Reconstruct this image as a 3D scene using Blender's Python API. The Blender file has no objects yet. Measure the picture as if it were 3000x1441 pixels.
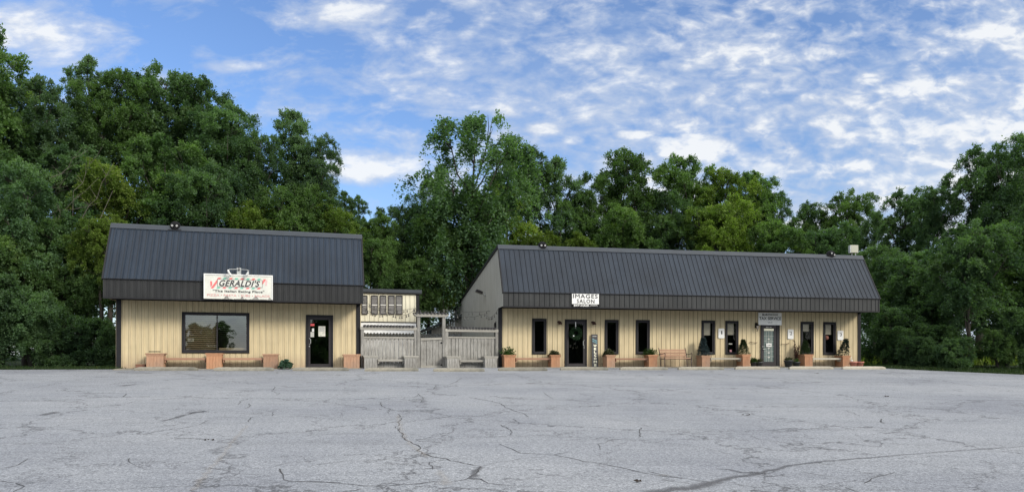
import bpy, math, random
import numpy as np
from mathutils import Vector, Matrix

R = math.radians
random.seed(7)
scene = bpy.context.scene
COL = scene.collection
EYE = 0.35            # eye height above the floor slab of the shops (the lot falls away toward the camera)
FPX, CX, HY = 2100.0, 1500.0, 1053.0     # focal length, centre column and horizon row of the 3000 px wide photo

# ------------------------------------------------------------------ helpers
def link(o, parent=None):
    COL.objects.link(o)
    if parent is not None: o.parent = parent
    return o

def tag(o, label=None, cat=None, group=None, kind=None):
    if label: o["label"] = label
    if cat: o["category"] = cat
    if group: o["group"] = group
    if kind: o["kind"] = kind
    return o

def empty(name, loc, rz=0.0, label=None, cat=None, group=None):
    o = bpy.data.objects.new(name, None)
    o.empty_display_size = 0.3
    o.location = loc; o.rotation_euler = (0, 0, rz)
    link(o); tag(o, label, cat, group)
    return o

class MB:
    """collects polygons for ONE mesh object"""
    def __init__(s): s.v = []; s.f = []
    def poly(s, pts):
        n = len(s.v); s.v.extend([tuple(p) for p in pts]); s.f.append(tuple(range(n, n + len(pts))))
    def box(s, x0, x1, y0, y1, z0, z1):
        n = len(s.v)
        s.v += [(x0,y0,z0),(x1,y0,z0),(x1,y1,z0),(x0,y1,z0),(x0,y0,z1),(x1,y0,z1),(x1,y1,z1),(x0,y1,z1)]
        s.f += [(n,n+3,n+2,n+1),(n+4,n+5,n+6,n+7),(n,n+1,n+5,n+4),(n+1,n+2,n+6,n+5),(n+2,n+3,n+7,n+6),(n+3,n,n+4,n+7)]
        return s
    def bar(s, a, b, w, h, up=(0,0,1)):
        a = Vector(a); b = Vector(b); d = (b-a).normalized(); up = Vector(up)
        if abs(d.dot(up)) > .98: up = Vector((0,1,0))
        r = d.cross(up).normalized()*w/2; u = r.cross(d).normalized()*h/2
        n = len(s.v)
        for p in (a, b):
            for q in (-r-u, r-u, r+u, -r+u): s.v.append(tuple(p+q))
        s.f += [(n,n+1,n+2,n+3),(n+7,n+6,n+5,n+4)] + [(n+i, n+4+i, n+4+(i+1)%4, n+(i+1)%4) for i in range(4)]
        return s
    def tube(s, pts, r, k=6, r2=None):
        pts = [Vector(p) for p in pts]; m = len(pts); n = len(s.v)
        for i, p in enumerate(pts):
            d = (pts[min(i+1,m-1)] - pts[max(i-1,0)]).normalized()
            a = Vector((0,0,1)) if abs(d.z) < .9 else Vector((1,0,0))
            e = d.cross(a).normalized(); g = d.cross(e)
            rr = r if r2 is None else r + (r2-r)*i/(m-1)
            if hasattr(r, '__len__'): rr = r[i]
            for j in range(k):
                t = 2*math.pi*j/k
                s.v.append(tuple(p + (e*math.cos(t)+g*math.sin(t))*rr))
        for i in range(m-1):
            for j in range(k):
                s.f.append((n+i*k+j, n+i*k+(j+1)%k, n+(i+1)*k+(j+1)%k, n+(i+1)*k+j))
        s.f.append(tuple(n+j for j in range(k))[::-1]); s.f.append(tuple(n+(m-1)*k+j for j in range(k)))
        return s
    def lathe(s, prof, k=16, cx=0, cy=0, sq=False):
        n = len(s.v); m = len(prof)
        for (r, z) in prof:
            for j in range(k):
                t = 2*math.pi*(j+.5)/k
                s.v.append((cx + r*math.cos(t), cy + r*math.sin(t), z))
        for i in range(m-1):
            for j in range(k):
                s.f.append((n+i*k+j, n+i*k+(j+1)%k, n+(i+1)*k+(j+1)%k, n+(i+1)*k+j))
        return s
    def build(s, name, mat, parent=None, smooth=False, bevel=0):
        me = bpy.data.meshes.new(name)
        me.from_pydata(s.v, [], s.f); me.update()
        if smooth: me.polygons.foreach_set('use_smooth', [True]*len(me.polygons))
        if mat: me.materials.append(mat)
        o = bpy.data.objects.new(name, me); link(o, parent)
        if bevel:
            m = o.modifiers.new('bevel', 'BEVEL'); m.width = bevel; m.segments = 2; m.limit_method = 'ANGLE'
        return o

# ------------------------------------------------------------------ ground height
SL = 0.0389
def gz(x, y):
    D = 31.4 + .24*x - y
    if D < 0: return 0.0
    D = min(D, 75)
    return -SL*D

def ray(px, py): return ((px-CX)/FPX, (HY-py)/FPX)
def ground_hit(px, py):
    rx, rz = ray(px, py)
    t = (-.35 - SL*31.4) / (rz + SL*(.24*rx - 1))
    return (rx*t, t, EYE + rz*t)

class Frame:
    """a facade line: origin at its left corner, e runs to the right, n comes toward the viewer"""
    def __init__(s, px, Y, th):
        s.o = ((px-CX)/FPX*Y, Y); s.th = R(th)
        s.e = (math.cos(s.th), math.sin(s.th)); s.n = (math.sin(s.th), -math.cos(s.th))
    def hit(s, px, py, d=0.0):
        rx, rz = ray(px, py)
        den = rx*s.n[0] + s.n[1]
        t = (s.o[0]*s.n[0] + s.o[1]*s.n[1] + d)/den
        x, y = rx*t - s.o[0], t - s.o[1]
        return x*s.e[0] + y*s.e[1], EYE + rz*t
    def rect(s, x0, y0, x1, y1, d=0.0):
        xm, ym = (x0+x1)/2, (y0+y1)/2
        return s.hit(x0, ym, d)[0], s.hit(x1, ym, d)[0], s.hit(xm, y1, d)[1], s.hit(xm, y0, d)[1]
    def W(s, u, d=0.0, z=None):
        x = s.o[0] + u*s.e[0] + d*s.n[0]; y = s.o[1] + u*s.e[1] + d*s.n[1]
        return (x, y, gz(x, y) if z is None else z)

F1 = Frame(341, 27.76, 15.8)     # restaurant
F2 = Frame(1460, 32.2, 10.7)     # salon and tax office
F3 = Frame(1228, 37.2, 15.8)     # annex (its RIGHT corner)
P0 = F1.W(F1.hit(1054, 1000)[0]+.12, .1); P1 = F2.W(-.10, .1)

# ------------------------------------------------------------------ materials
def newmat(name):
    m = bpy.data.materials.new(name); m.use_nodes = True
    nt = m.node_tree; b = nt.nodes['Principled BSDF']
    return m, nt, b
def N(nt, t, **k):
    n = nt.nodes.new(t)
    for a, v in k.items():
        if a.startswith('i_'): n.inputs[a[2:].replace('_', ' ')].default_value = v
        else: setattr(n, a, v)
    return n
def ramp(nt, pts):
    r = nt.nodes.new('ShaderNodeValToRGB'); cr = r.color_ramp
    while len(cr.elements) < len(pts): cr.elements.new(.5)
    for e, (p, c) in zip(cr.elements, pts):
        e.position = p; e.color = (c, c, c, 1) if not hasattr(c, '__len__') else (*c, 1)
    return r
def mixc(nt, fac, a, b, mode='MIX'):
    m = nt.nodes.new('ShaderNodeMix'); m.data_type = 'RGBA'; m.blend_type = mode
    for s, v in ((m.inputs[0], fac), (m.inputs[6], a), (m.inputs[7], b)):
        if hasattr(v, 'is_linked'): nt.links.new(v, s)
        elif hasattr(v, '__len__'): s.default_value = (*v[:3], 1)
        else: s.default_value = v
    return m.outputs[2]
def math_(nt, op, a, b=None, clamp=False):
    m = nt.nodes.new('ShaderNodeMath'); m.operation = op; m.use_clamp = clamp
    for s, v in ((m.inputs[0], a), (m.inputs[1], b)):
        if v is None: continue
        if hasattr(v, 'is_linked'): nt.links.new(v, s)
        else: s.default_value = v
    return m.outputs[0]
def coords(nt, scale=(1,1,1), kind='Object'):
    tc = nt.nodes.new('ShaderNodeTexCoord'); mp = nt.nodes.new('ShaderNodeMapping')
    mp.inputs['Scale'].default_value = scale
    nt.links.new(tc.outputs[kind], mp.inputs['Vector']); return mp.outputs[0]
def noise(nt, vec, scale, detail=3, rough=.55, dist=0):
    n = nt.nodes.new('ShaderNodeTexNoise'); n.inputs['Scale'].default_value = scale
    n.inputs['Detail'].default_value = detail; n.inputs['Roughness'].default_value = rough
    n.inputs['Distortion'].default_value = dist
    nt.links.new(vec, n.inputs['Vector']); return n.outputs['Fac']
def bump(nt, b, h, strength, dist=.01):
    bp = nt.nodes.new('ShaderNodeBump'); bp.inputs['Strength'].default_value = strength
    bp.inputs['Distance'].default_value = dist
    nt.links.new(h, bp.inputs['Height']); nt.links.new(bp.outputs[0], b.inputs['Normal'])

def mat_plain(name, col, rough=.6, var=.15, scale=6, metal=0, spec=.5, stretch=(1,1,1), bm=0):
    m, nt, b = newmat(name)
    v = coords(nt, stretch)
    f = noise(nt, v, scale, 4)
    r = ramp(nt, [(.3, 1-var), (.7, 1+var)])
    nt.links.new(f, r.inputs[0])
    c = mixc(nt, 1.0, col, r.outputs[0], 'MULTIPLY')
    nt.links.new(c, b.inputs['Base Color'])
    b.inputs['Roughness'].default_value = rough; b.inputs['Metallic'].default_value = metal
    b.inputs['Specular IOR Level'].default_value = spec
    if bm: bump(nt, b, f, bm)
    return m

def rib_shade(nt, c, axis, pitch, phase, width, amt, dark):  # dark line painted along each rib, standing in for the rib's shade
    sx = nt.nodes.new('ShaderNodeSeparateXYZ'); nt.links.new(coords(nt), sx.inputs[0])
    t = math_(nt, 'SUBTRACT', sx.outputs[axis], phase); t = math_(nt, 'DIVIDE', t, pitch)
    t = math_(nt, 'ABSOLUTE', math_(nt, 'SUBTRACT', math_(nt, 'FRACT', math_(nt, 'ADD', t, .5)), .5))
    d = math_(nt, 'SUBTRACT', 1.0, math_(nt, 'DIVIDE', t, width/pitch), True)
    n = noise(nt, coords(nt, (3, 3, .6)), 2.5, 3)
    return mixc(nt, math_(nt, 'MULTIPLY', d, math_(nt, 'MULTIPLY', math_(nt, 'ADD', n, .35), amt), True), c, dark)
def mat_siding(name, col, dirt=(.25,.2,.13), base_dirt=True, rough=.55, sm=('X', .2286, -.022)):
    m, nt, b = newmat(name)
    v = coords(nt, (3.0, 3.0, .25)); v2 = coords(nt, (1,1,1))
    streak = noise(nt, v, 3.0, 5, .6)
    blot = noise(nt, v2, .8, 4)
    r1 = ramp(nt, [(.35, .86), (.65, 1.06)]); nt.links.new(streak, r1.inputs[0])
    c = mixc(nt, 1.0, col, r1.outputs[0], 'MULTIPLY')
    r2 = ramp(nt, [(.5, 0), (.8, .35)]); nt.links.new(blot, r2.inputs[0])
    c = mixc(nt, r2.outputs[0], c, dirt)
    if base_dirt:
        sx = nt.nodes.new('ShaderNodeSeparateXYZ'); nt.links.new(coords(nt), sx.inputs[0])
        g = math_(nt, 'MULTIPLY', math_(nt, 'SUBTRACT', .62, sx.outputs['Z'], True), 1.7)
        g = math_(nt, 'MULTIPLY', g, noise(nt, v2, 5, 4), True)
        c = mixc(nt, g, c, (.30,.21,.16))
    c = rib_shade(nt, c, sm[0], sm[1], sm[2], .018, .9, tuple(x*.30 for x in col))
    nt.links.new(c, b.inputs['Base Color']); b.inputs['Roughness'].default_value = rough
    b.inputs['Specular IOR Level'].default_value = .25
    return m

def mat_wood(name, c1, c2, grain=(14, 14, 1.0), rough=.8, grime=(.12,.11,.1), gf=.5):
    m, nt, b = newmat(name)
    v = coords(nt, grain)
    g = noise(nt, v, 3.0, 6, .7, 1.0)
    k = noise(nt, coords(nt), 1.7, 4)
    oi = nt.nodes.new('ShaderNodeObjectInfo')
    r1 = ramp(nt, [(.3, c1), (.7, c2)]); nt.links.new(g, r1.inputs[0])
    r2 = ramp(nt, [(.45, 0), (.75, gf)]); nt.links.new(k, r2.inputs[0])
    c = mixc(nt, r2.outputs[0], r1.outputs[0], grime)
    rr = ramp(nt, [(0, .8), (1, 1.15)]); nt.links.new(oi.outputs['Random'], rr.inputs[0])
    c = mixc(nt, 1.0, c, rr.outputs[0], 'MULTIPLY')
    nt.links.new(c, b.inputs['Base Color']); b.inputs['Roughness'].default_value = rough
    b.inputs['Specular IOR Level'].default_value = .25
    bump(nt, b, g, .5, .004)
    return m

def mat_roof(name, col, worn, rough=.55, sd=.35):
    m, nt, b = newmat(name)
    v = coords(nt, (2.5, .3, .3)); f = noise(nt, v, 2.2, 5, .6)
    k = noise(nt, coords(nt), .7, 4)
    r = ramp(nt, [(.35, 0), (.75, 1)]); nt.links.new(f, r.inputs[0])
    c = mixc(nt, r.outputs[0], col, worn)
    r2 = ramp(nt, [(.3, .72), (.7, 1.22)]); nt.links.new(k, r2.inputs[0])
    c = mixc(nt, 1.0, c, r2.outputs[0], 'MULTIPLY')
    c = rib_shade(nt, c, 'X', .2286, -.02, .022, 1.3, tuple(x*sd for x in col))
    nt.links.new(c, b.inputs['Base Color'])
    bump(nt, b, noise(nt, coords(nt, (1, .5, .5)), 1.6, 3), .35, .03)
    rr = math_(nt, 'ADD', math_(nt, 'MULTIPLY', f, .2), rough-.1); nt.links.new(rr, b.inputs['Roughness'])
    b.inputs['Specular IOR Level'].default_value = .3
    return m

def mat_glass(name, tint=(.9,.93,.92), refl=.16, mul=1.0):
    m = bpy.data.materials.new(name); m.use_nodes = True; nt = m.node_tree
    nt.nodes.remove(nt.nodes['Principled BSDF']); out = nt.nodes['Material Output']
    tr = N(nt, 'ShaderNodeBsdfTransparent'); tr.inputs[0].default_value = (*tint, 1)
    gl = N(nt, 'ShaderNodeBsdfGlossy'); gl.inputs['Roughness'].default_value = .015
    gl.inputs[0].default_value = (.95*mul, .93*mul, .88*mul, 1)
    bp = nt.nodes.new('ShaderNodeBump'); bp.inputs['Strength'].default_value = .06; bp.inputs['Distance'].default_value = .02
    nt.links.new(noise(nt, coords(nt), 2.2, 1), bp.inputs['Height']); nt.links.new(bp.outputs[0], gl.inputs['Normal'])
    lw = N(nt, 'ShaderNodeLayerWeight'); lw.inputs[0].default_value = .25
    fac = math_(nt, 'ADD', math_(nt, 'MULTIPLY', lw.outputs['Fresnel'], .55), refl, True)
    mx = N(nt, 'ShaderNodeMixShader')
    nt.links.new(fac, mx.inputs[0]); nt.links.new(tr.outputs[0], mx.inputs[1]); nt.links.new(gl.outputs[0], mx.inputs[2])
    nt.links.new(mx.outputs[0], out.inputs[0])
    return m

def mat_leaf(name, dark, light, transl=.3, yellow=(.16,.17,.03), rough=.5):
    m = bpy.data.materials.new(name); m.use_nodes = True; nt = m.node_tree
    b = nt.nodes['Principled BSDF']; out = nt.nodes['Material Output']
    at = N(nt, 'ShaderNodeAttribute'); at.attribute_name = 'tint'
    oi = N(nt, 'ShaderNodeObjectInfo')
    big = noise(nt, coords(nt), .45, 3)
    f = math_(nt, 'ADD', math_(nt, 'MULTIPLY', at.outputs['Fac'], .75), math_(nt, 'MULTIPLY', math_(nt, 'SUBTRACT', big, .5), 1.1), True)
    c = mixc(nt, f, dark, light)
    yf = ramp(nt, [(.82, 0), (1.0, .75)]); nt.links.new(at.outputs['Fac'], yf.inputs[0])
    c = mixc(nt, yf.outputs[0], c, yellow)
    rr = ramp(nt, [(0, .8), (1, 1.2)]); nt.links.new(oi.outputs['Random'], rr.inputs[0])
    c = mixc(nt, 1.0, c, rr.outputs[0], 'MULTIPLY')
    nt.links.new(c, b.inputs['Base Color']); b.inputs['Roughness'].default_value = rough
    b.inputs['Specular IOR Level'].default_value = .12
    tl = N(nt, 'ShaderNodeBsdfTranslucent')
    c2 = mixc(nt, 1.0, c, (1.2, 1.5, .5), 'MULTIPLY'); nt.links.new(c2, tl.inputs[0])
    mx = N(nt, 'ShaderNodeMixShader'); mx.inputs[0].default_value = transl
    nt.links.new(b.outputs[0], mx.inputs[1]); nt.links.new(tl.outputs[0], mx.inputs[2])
    nt.links.new(mx.outputs[0], out.inputs[0])
    return m

M = {}
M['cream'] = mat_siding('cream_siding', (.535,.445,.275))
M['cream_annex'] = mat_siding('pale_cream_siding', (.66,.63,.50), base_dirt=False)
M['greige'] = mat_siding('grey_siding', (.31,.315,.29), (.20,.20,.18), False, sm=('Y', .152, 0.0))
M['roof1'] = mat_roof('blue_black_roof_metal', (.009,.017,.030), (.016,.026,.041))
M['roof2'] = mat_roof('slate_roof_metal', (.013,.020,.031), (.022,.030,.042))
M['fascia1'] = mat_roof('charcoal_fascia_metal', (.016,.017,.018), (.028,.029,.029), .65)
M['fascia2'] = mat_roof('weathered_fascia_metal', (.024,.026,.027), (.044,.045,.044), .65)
M['cap'] = mat_plain('ridge_cap_metal', (.020,.027,.036), .6, .15, 3)
M['trim'] = mat_plain('dark_bronze_trim', (.012,.012,.014), .6, .2, 5, spec=.25)
M['frame'] = mat_plain('bronze_frame', (.024,.021,.023), .55, .15, 8, spec=.3)
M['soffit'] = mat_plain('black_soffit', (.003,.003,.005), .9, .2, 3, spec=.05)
M['glass'] = mat_glass('window_glass', (.75,.77,.77), refl=.03)
M['glass_front'] = mat_glass('front_window_glass', (.62,.60,.55), refl=.20)
M['glass_door'] = mat_glass('door_glass', (.5,.52,.52), refl=.16)
M['glass_dark'] = mat_glass('tinted_glass', (.35,.38,.42), .07)
M['interior'] = mat_plain('dim_interior', (.06,.055,.05), .9, .3, 1)
M['blind'] = mat_plain('tan_blind', (.52,.44,.30), .6, .1, 6)
M['blind_dark'] = mat_plain('grey_blind', (.13,.14,.14), .6, .1, 6)
M['shade'] = mat_plain('beige_roller_shade', (.55,.49,.38), .9, .08, 6)
M['cedar'] = mat_wood('red_cedar_boards', (.29,.135,.070), (.45,.245,.140), grime=(.26,.18,.12), gf=.55)
M['cedar_worn'] = mat_wood('worn_cedar_boards', (.27,.15,.09), (.42,.26,.17), grime=(.20,.16,.13), gf=.7)
M['cedar_dark'] = mat_wood('dark_cedar_boards', (.15,.07,.05), (.25,.12,.08), grime=(.1,.07,.05))
M['plank'] = mat_wood('bench_plank_wood', (.24,.13,.085), (.36,.21,.14), grain=(1, 12, 12), grime=(.16,.12,.10))
M['grey_wood'] = mat_wood('weathered_grey_boards', (.10,.097,.088), (.40,.39,.36), grime=(.11,.10,.085), gf=.7)
M['grey_rail'] = mat_wood('weathered_grey_rail', (.22,.21,.185), (.38,.365,.32), grain=(1,14,14), grime=(.2,.19,.17))
M['concrete'] = mat_wood('stained_concrete', (.16,.15,.12), (.28,.26,.21), grain=(3,3,3), grime=(.10,.10,.085), gf=.85)
M['concrete_light'] = mat_wood('pale_concrete', (.29,.27,.22), (.40,.37,.30), grain=(3,3,3), grime=(.22,.20,.16), gf=.6)
M['white'] = mat_plain('white_paint', (.66,.66,.63), .5, .06, 4)
M['white_board'] = mat_plain('white_painted_boards', (.74,.76,.78), .6, .12, 3)
M['sign_white'] = mat_plain('weathered_sign_white', (.56,.56,.50), .5, .10, 4)
M['cap_white'] = mat_plain('bright_sign_white', (.82,.82,.78), .6, .05, 4)
M['black'] = mat_plain('black_paint', (.006,.006,.007), .8, .2, 8, spec=.15)
M['letter'] = mat_plain('black_lettering', (.03,.03,.033), .6, .2, 20)
M['letter_grey'] = mat_plain('faded_grey_lettering', (.09,.095,.085), .7, .3, 30)
M['letter_ghost'] = mat_plain('ghost_lettering', (.42,.42,.38), .7, .3, 30)
M['letter_red'] = mat_plain('faded_red_lettering', (.56,.27,.25), .7, .2, 20)
M['red'] = mat_plain('faded_red_paint', (.62,.14,.14), .6, .15, 8)
M['pink'] = mat_plain('pale_pink_paint', (.75,.38,.38), .6, .15, 8)
M['green'] = mat_plain('faded_green_paint', (.13,.42,.30), .6, .15, 8)
M['cream_letter'] = mat_plain('cream_lettering', (.78,.76,.58), .6, .06, 10)
M['teal'] = mat_plain('teal_chalk', (.18,.36,.40), .7, .2, 20)
M['board_dark'] = mat_wood('dark_stained_board', (.045,.045,.05), (.08,.078,.08), grime=(.06,.06,.065))
M['bronze'] = mat_plain('aged_bronze', (.07,.035,.028), .45, .3, 20, .4)
M['lamp_glass'] = mat_plain('frosted_lamp_glass', (.45,.40,.34), .25, .1, 10)
M['led'] = mat_plain('lamp_lens', (.35,.35,.34), .2, .05, 10)
M['galv'] = mat_plain('galvanised_metal', (.42,.43,.41), .45, .12, 12, .3)
M['beige_box'] = mat_plain('beige_enamel', (.32,.32,.25), .5, .05, 4)
M['iron'] = mat_plain('brown_cast_iron', (.035,.022,.020), .5, .2, 20)
M['slat'] = mat_wood('pink_brown_slats', (.33,.19,.125), (.48,.30,.21), grain=(1,12,12), grime=(.35,.25,.2), gf=.4)
M['terra'] = mat_plain('terracotta', (.50,.20,.15), .8, .12, 8)
M['pot_black'] = mat_plain('black_plastic_pot', (.035,.037,.042), .5, .15, 8)
M['pot_pale'] = mat_plain('pale_clay_pot', (.42,.40,.36), .8, .15, 8)
M['soil'] = mat_plain('potting_soil', (.04,.028,.02), .95, .3, 30)
M['corr'] = mat_plain('black_corrugated_sheet', (.016,.018,.018), .45, .3, 4)
M['paper'] = mat_plain('printed_paper', (.66,.66,.60), .7, .06, 5)
M['poster'] = mat_plain('poster_paper', (.55,.54,.46), .7, .25, 9)
M['neon_red'] = mat_plain('red_plastic', (.75,.10,.10), .4, .05, 5)
M['lace'] = mat_plain('grey_green_door_glass', (.10,.135,.125), .3, .35, 12, stretch=(1.5,1,4))
M['wreath'] = mat_leaf('wreath_needles', (.020,.045,.022), (.05,.105,.05), .1, (.05,.1,.05))
M['cord'] = mat_plain('black_cord', (.015,.015,.015), .6, .1, 10)
M['bulb'] = mat_plain('clear_bulb', (.10,.10,.09), .15, .1, 10)
M['bark'] = mat_wood('tree_bark', (.025,.022,.018), (.06,.052,.045), grain=(6,6,1.2), grime=(.03,.04,.025))
M['bark_pale'] = mat_wood('pale_bark', (.06,.055,.045), (.14,.125,.10), grain=(6,6,1.2), grime=(.06,.07,.05))
M['shutter'] = mat_plain('grey_shutter_slats', (.22,.21,.20), .6, .12, 8)
M['shutter_back'] = mat_plain('shutter_gap', (.04,.05,.06), .6, .1, 8)
M['leaf_mid'] = mat_leaf('mid_green_leaves', (.050,.092,.040), (.165,.258,.088), .46, (.14,.20,.06))
M['leaf_dark'] = mat_leaf('dark_green_leaves', (.044,.082,.046), (.138,.222,.098), .46, (.10,.15,.06))
M['leaf_yel'] = mat_leaf('yellow_green_leaves', (.058,.096,.024), (.215,.290,.065), .44, (.20,.25,.06))
M['leaf_blue'] = mat_leaf('blue_green_leaves', (.060,.106,.066), (.178,.266,.142), .46, (.15,.21,.12))
M['needle_green'] = mat_leaf('conifer_needles', (.018,.036,.014), (.055,.085,.030), .15, (.08,.11,.04))
M['needle_blue'] = mat_leaf('blue_spruce_needles', (.022,.038,.042), (.075,.105,.115), .1, (.1,.13,.13))
M['needle_dark'] = mat_leaf('dark_conifer_needles', (.010,.020,.016), (.035,.06,.045), .1, (.06,.08,.06))
M['fern'] = mat_leaf('fern_leaves', (.025,.055,.015), (.080,.145,.035), .3, (.14,.18,.05))
M['succulent'] = mat_leaf('olive_leaves', (.035,.040,.022), (.105,.115,.062), .2, (.15,.14,.08))
M['ivy'] = mat_leaf('variegated_leaves', (.03,.06,.04), (.11,.19,.13), .2, (.45,.52,.42))
M['red_leaf'] = mat_leaf('reddish_stalk', (.05,.02,.015), (.14,.06,.045), .2, (.18,.09,.06))
M['grass'] = mat_leaf('grass_blades', (.012,.025,.009), (.040,.066,.020), .3, (.14,.15,.05))
M['grass_lit'] = mat_leaf('sun_tinted_grass_blades', (.08,.12,.02), (.22,.28,.06), .3, (.3,.34,.1))  # lit copy of the grass: sun spots put into the blade colour

def mat_asphalt():
    m, nt, b = newmat('aged_asphalt')
    v = coords(nt)
    a = noise(nt, v, 62, 2, .6); a2 = noise(nt, v, 26, 3, .75)
    sp = math_(nt, 'ADD', math_(nt, 'MULTIPLY', a, .55), math_(nt, 'MULTIPLY', a2, .45))
    r = ramp(nt, [(.36, (.092,.100,.112)), (.50, (.196,.207,.224)), (.64, (.335,.350,.370))]); nt.links.new(sp, r.inputs[0])
    big = noise(nt, v, .22, 5, .6)
    r2 = ramp(nt, [(.3, (.80,.80,.82)), (.5, (1.0,.995,.98)), (.7, (1.16,1.14,1.10))]); nt.links.new(big, r2.inputs[0])
    c = mixc(nt, 1.0, r.outputs[0], r2.outputs[0], 'MULTIPLY')
    # long roller streaks that run along the lot
    vs = coords(nt, (.22, 2.4, 1)); st = noise(nt, vs, 1.0, 6, .7, .6)
    r3 = ramp(nt, [(.30, .86), (.5, 1.0), (.75, 1.06)]); nt.links.new(st, r3.inputs[0])
    c = mixc(nt, 1.0, c, r3.outputs[0], 'MULTIPLY')
    # worn dark spots
    vd = coords(nt, (.45, 1.1, 1)); dk = noise(nt, vd, .55, 6, .75)
    r4 = ramp(nt, [(.62, 0), (.78, .50)]); nt.links.new(dk, r4.inputs[0])
    c = mixc(nt, r4.outputs[0], c, (.09,.095,.10))
    # fine map cracking, broken up by a mask
    wv = N(nt, 'ShaderNodeTexNoise'); wv.inputs['Scale'].default_value = 1.4; wv.inputs['Detail'].default_value = 6; wv.inputs['Roughness'].default_value = .65
    nt.links.new(v, wv.inputs['Vector'])
    va = N(nt, 'ShaderNodeVectorMath', operation='SCALE'); va.inputs['Scale'].default_value = 1.5
    nt.links.new(wv.outputs['Color'], va.inputs[0])
    vb = N(nt, 'ShaderNodeVectorMath', operation='ADD'); nt.links.new(v, vb.inputs[0]); nt.links.new(va.outputs[0], vb.inputs[1])
    cm = noise(nt, v, .30, 3)
    for (sc, th, lo, hi, amt) in ((.22, .0036, .30, .42, .80), (.42, .0040, .38, .50, .68), (.95, .006, .52, .62, .45)):
        vo = N(nt, 'ShaderNodeTexVoronoi', feature='DISTANCE_TO_EDGE'); vo.inputs['Scale'].default_value = sc
        nt.links.new(vb.outputs[0], vo.inputs['Vector'])
        rc = ramp(nt, [(0, 1), (th, .75), (th*2.0, 0)]); nt.links.new(vo.outputs['Distance'], rc.inputs[0])
        rm = ramp(nt, [(lo, 0), (hi, 1)]); nt.links.new(cm, rm.inputs[0])
        f = math_(nt, 'MULTIPLY', math_(nt, 'MULTIPLY', rc.outputs[0], rm.outputs[0]), amt, True)
        c = mixc(nt, f, c, (.045,.045,.048))
    nt.links.new(c, b.inputs['Base Color']); b.inputs['Roughness'].default_value = .85
    b.inputs['Specular IOR Level'].default_value = .25
    bump(nt, b, sp, .55, .012)
    return m
M['asphalt'] = mat_asphalt()

def mat_strip(name, col, lo, hi, amt):
    """soft broken-edged mark on the asphalt: UV.y runs across the strip"""
    m = bpy.data.materials.new(name); m.use_nodes = True; nt = m.node_tree
    b = nt.nodes['Principled BSDF']; out = nt.nodes['Material Output']
    b.inputs['Base Color'].default_value = (*col, 1); b.inputs['Roughness'].default_value = .9
    uv = N(nt, 'ShaderNodeUVMap'); sx = N(nt, 'ShaderNodeSeparateXYZ'); nt.links.new(uv.outputs[0], sx.inputs[0])
    e = math_(nt, 'SUBTRACT', 1.0, math_(nt, 'ABSOLUTE', math_(nt, 'SUBTRACT', math_(nt, 'MULTIPLY', sx.outputs['Y'], 2.0), 1.0)))
    n = noise(nt, coords(nt), 22, 4, .7)
    s = math_(nt, 'ADD', e, math_(nt, 'MULTIPLY', math_(nt, 'SUBTRACT', n, .5), 1.3))
    r = ramp(nt, [(lo, 0), (hi, amt)]); nt.links.new(s, r.inputs[0])
    tr = N(nt, 'ShaderNodeBsdfTransparent'); mx = N(nt, 'ShaderNodeMixShader')
    nt.links.new(r.outputs[0], mx.inputs[0]); nt.links.new(tr.outputs[0], mx.inputs[1]); nt.links.new(b.outputs[0], mx.inputs[2])
    nt.links.new(mx.outputs[0], out.inputs[0]); return m
M['crack'] = mat_strip('open_crack', (.035,.034,.034), .35, .6, .95)
M['tar'] = mat_strip('dark_seam', (.075,.075,.08), .25, 1.15, .75)
M['dirtstrip'] = mat_strip('sandy_stain', (.33,.30,.26), .35, 1.2, .22)

def mat_ground():
    m, nt, b = newmat('grassy_soil')
    v = coords(nt); f = noise(nt, v, 1.2, 6, .7)
    r = ramp(nt, [(.35, (.012,.020,.009)), (.55, (.026,.040,.015)), (.75, (.055,.052,.032))]); nt.links.new(f, r.inputs[0])
    nt.links.new(r.outputs[0], b.inputs['Base Color']); b.inputs['Roughness'].default_value = .95
    b.inputs['Specular IOR Level'].default_value = .1
    bump(nt, b, noise(nt, v, 9, 4), .6, .05); return m
M['ground'] = mat_ground()

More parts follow.
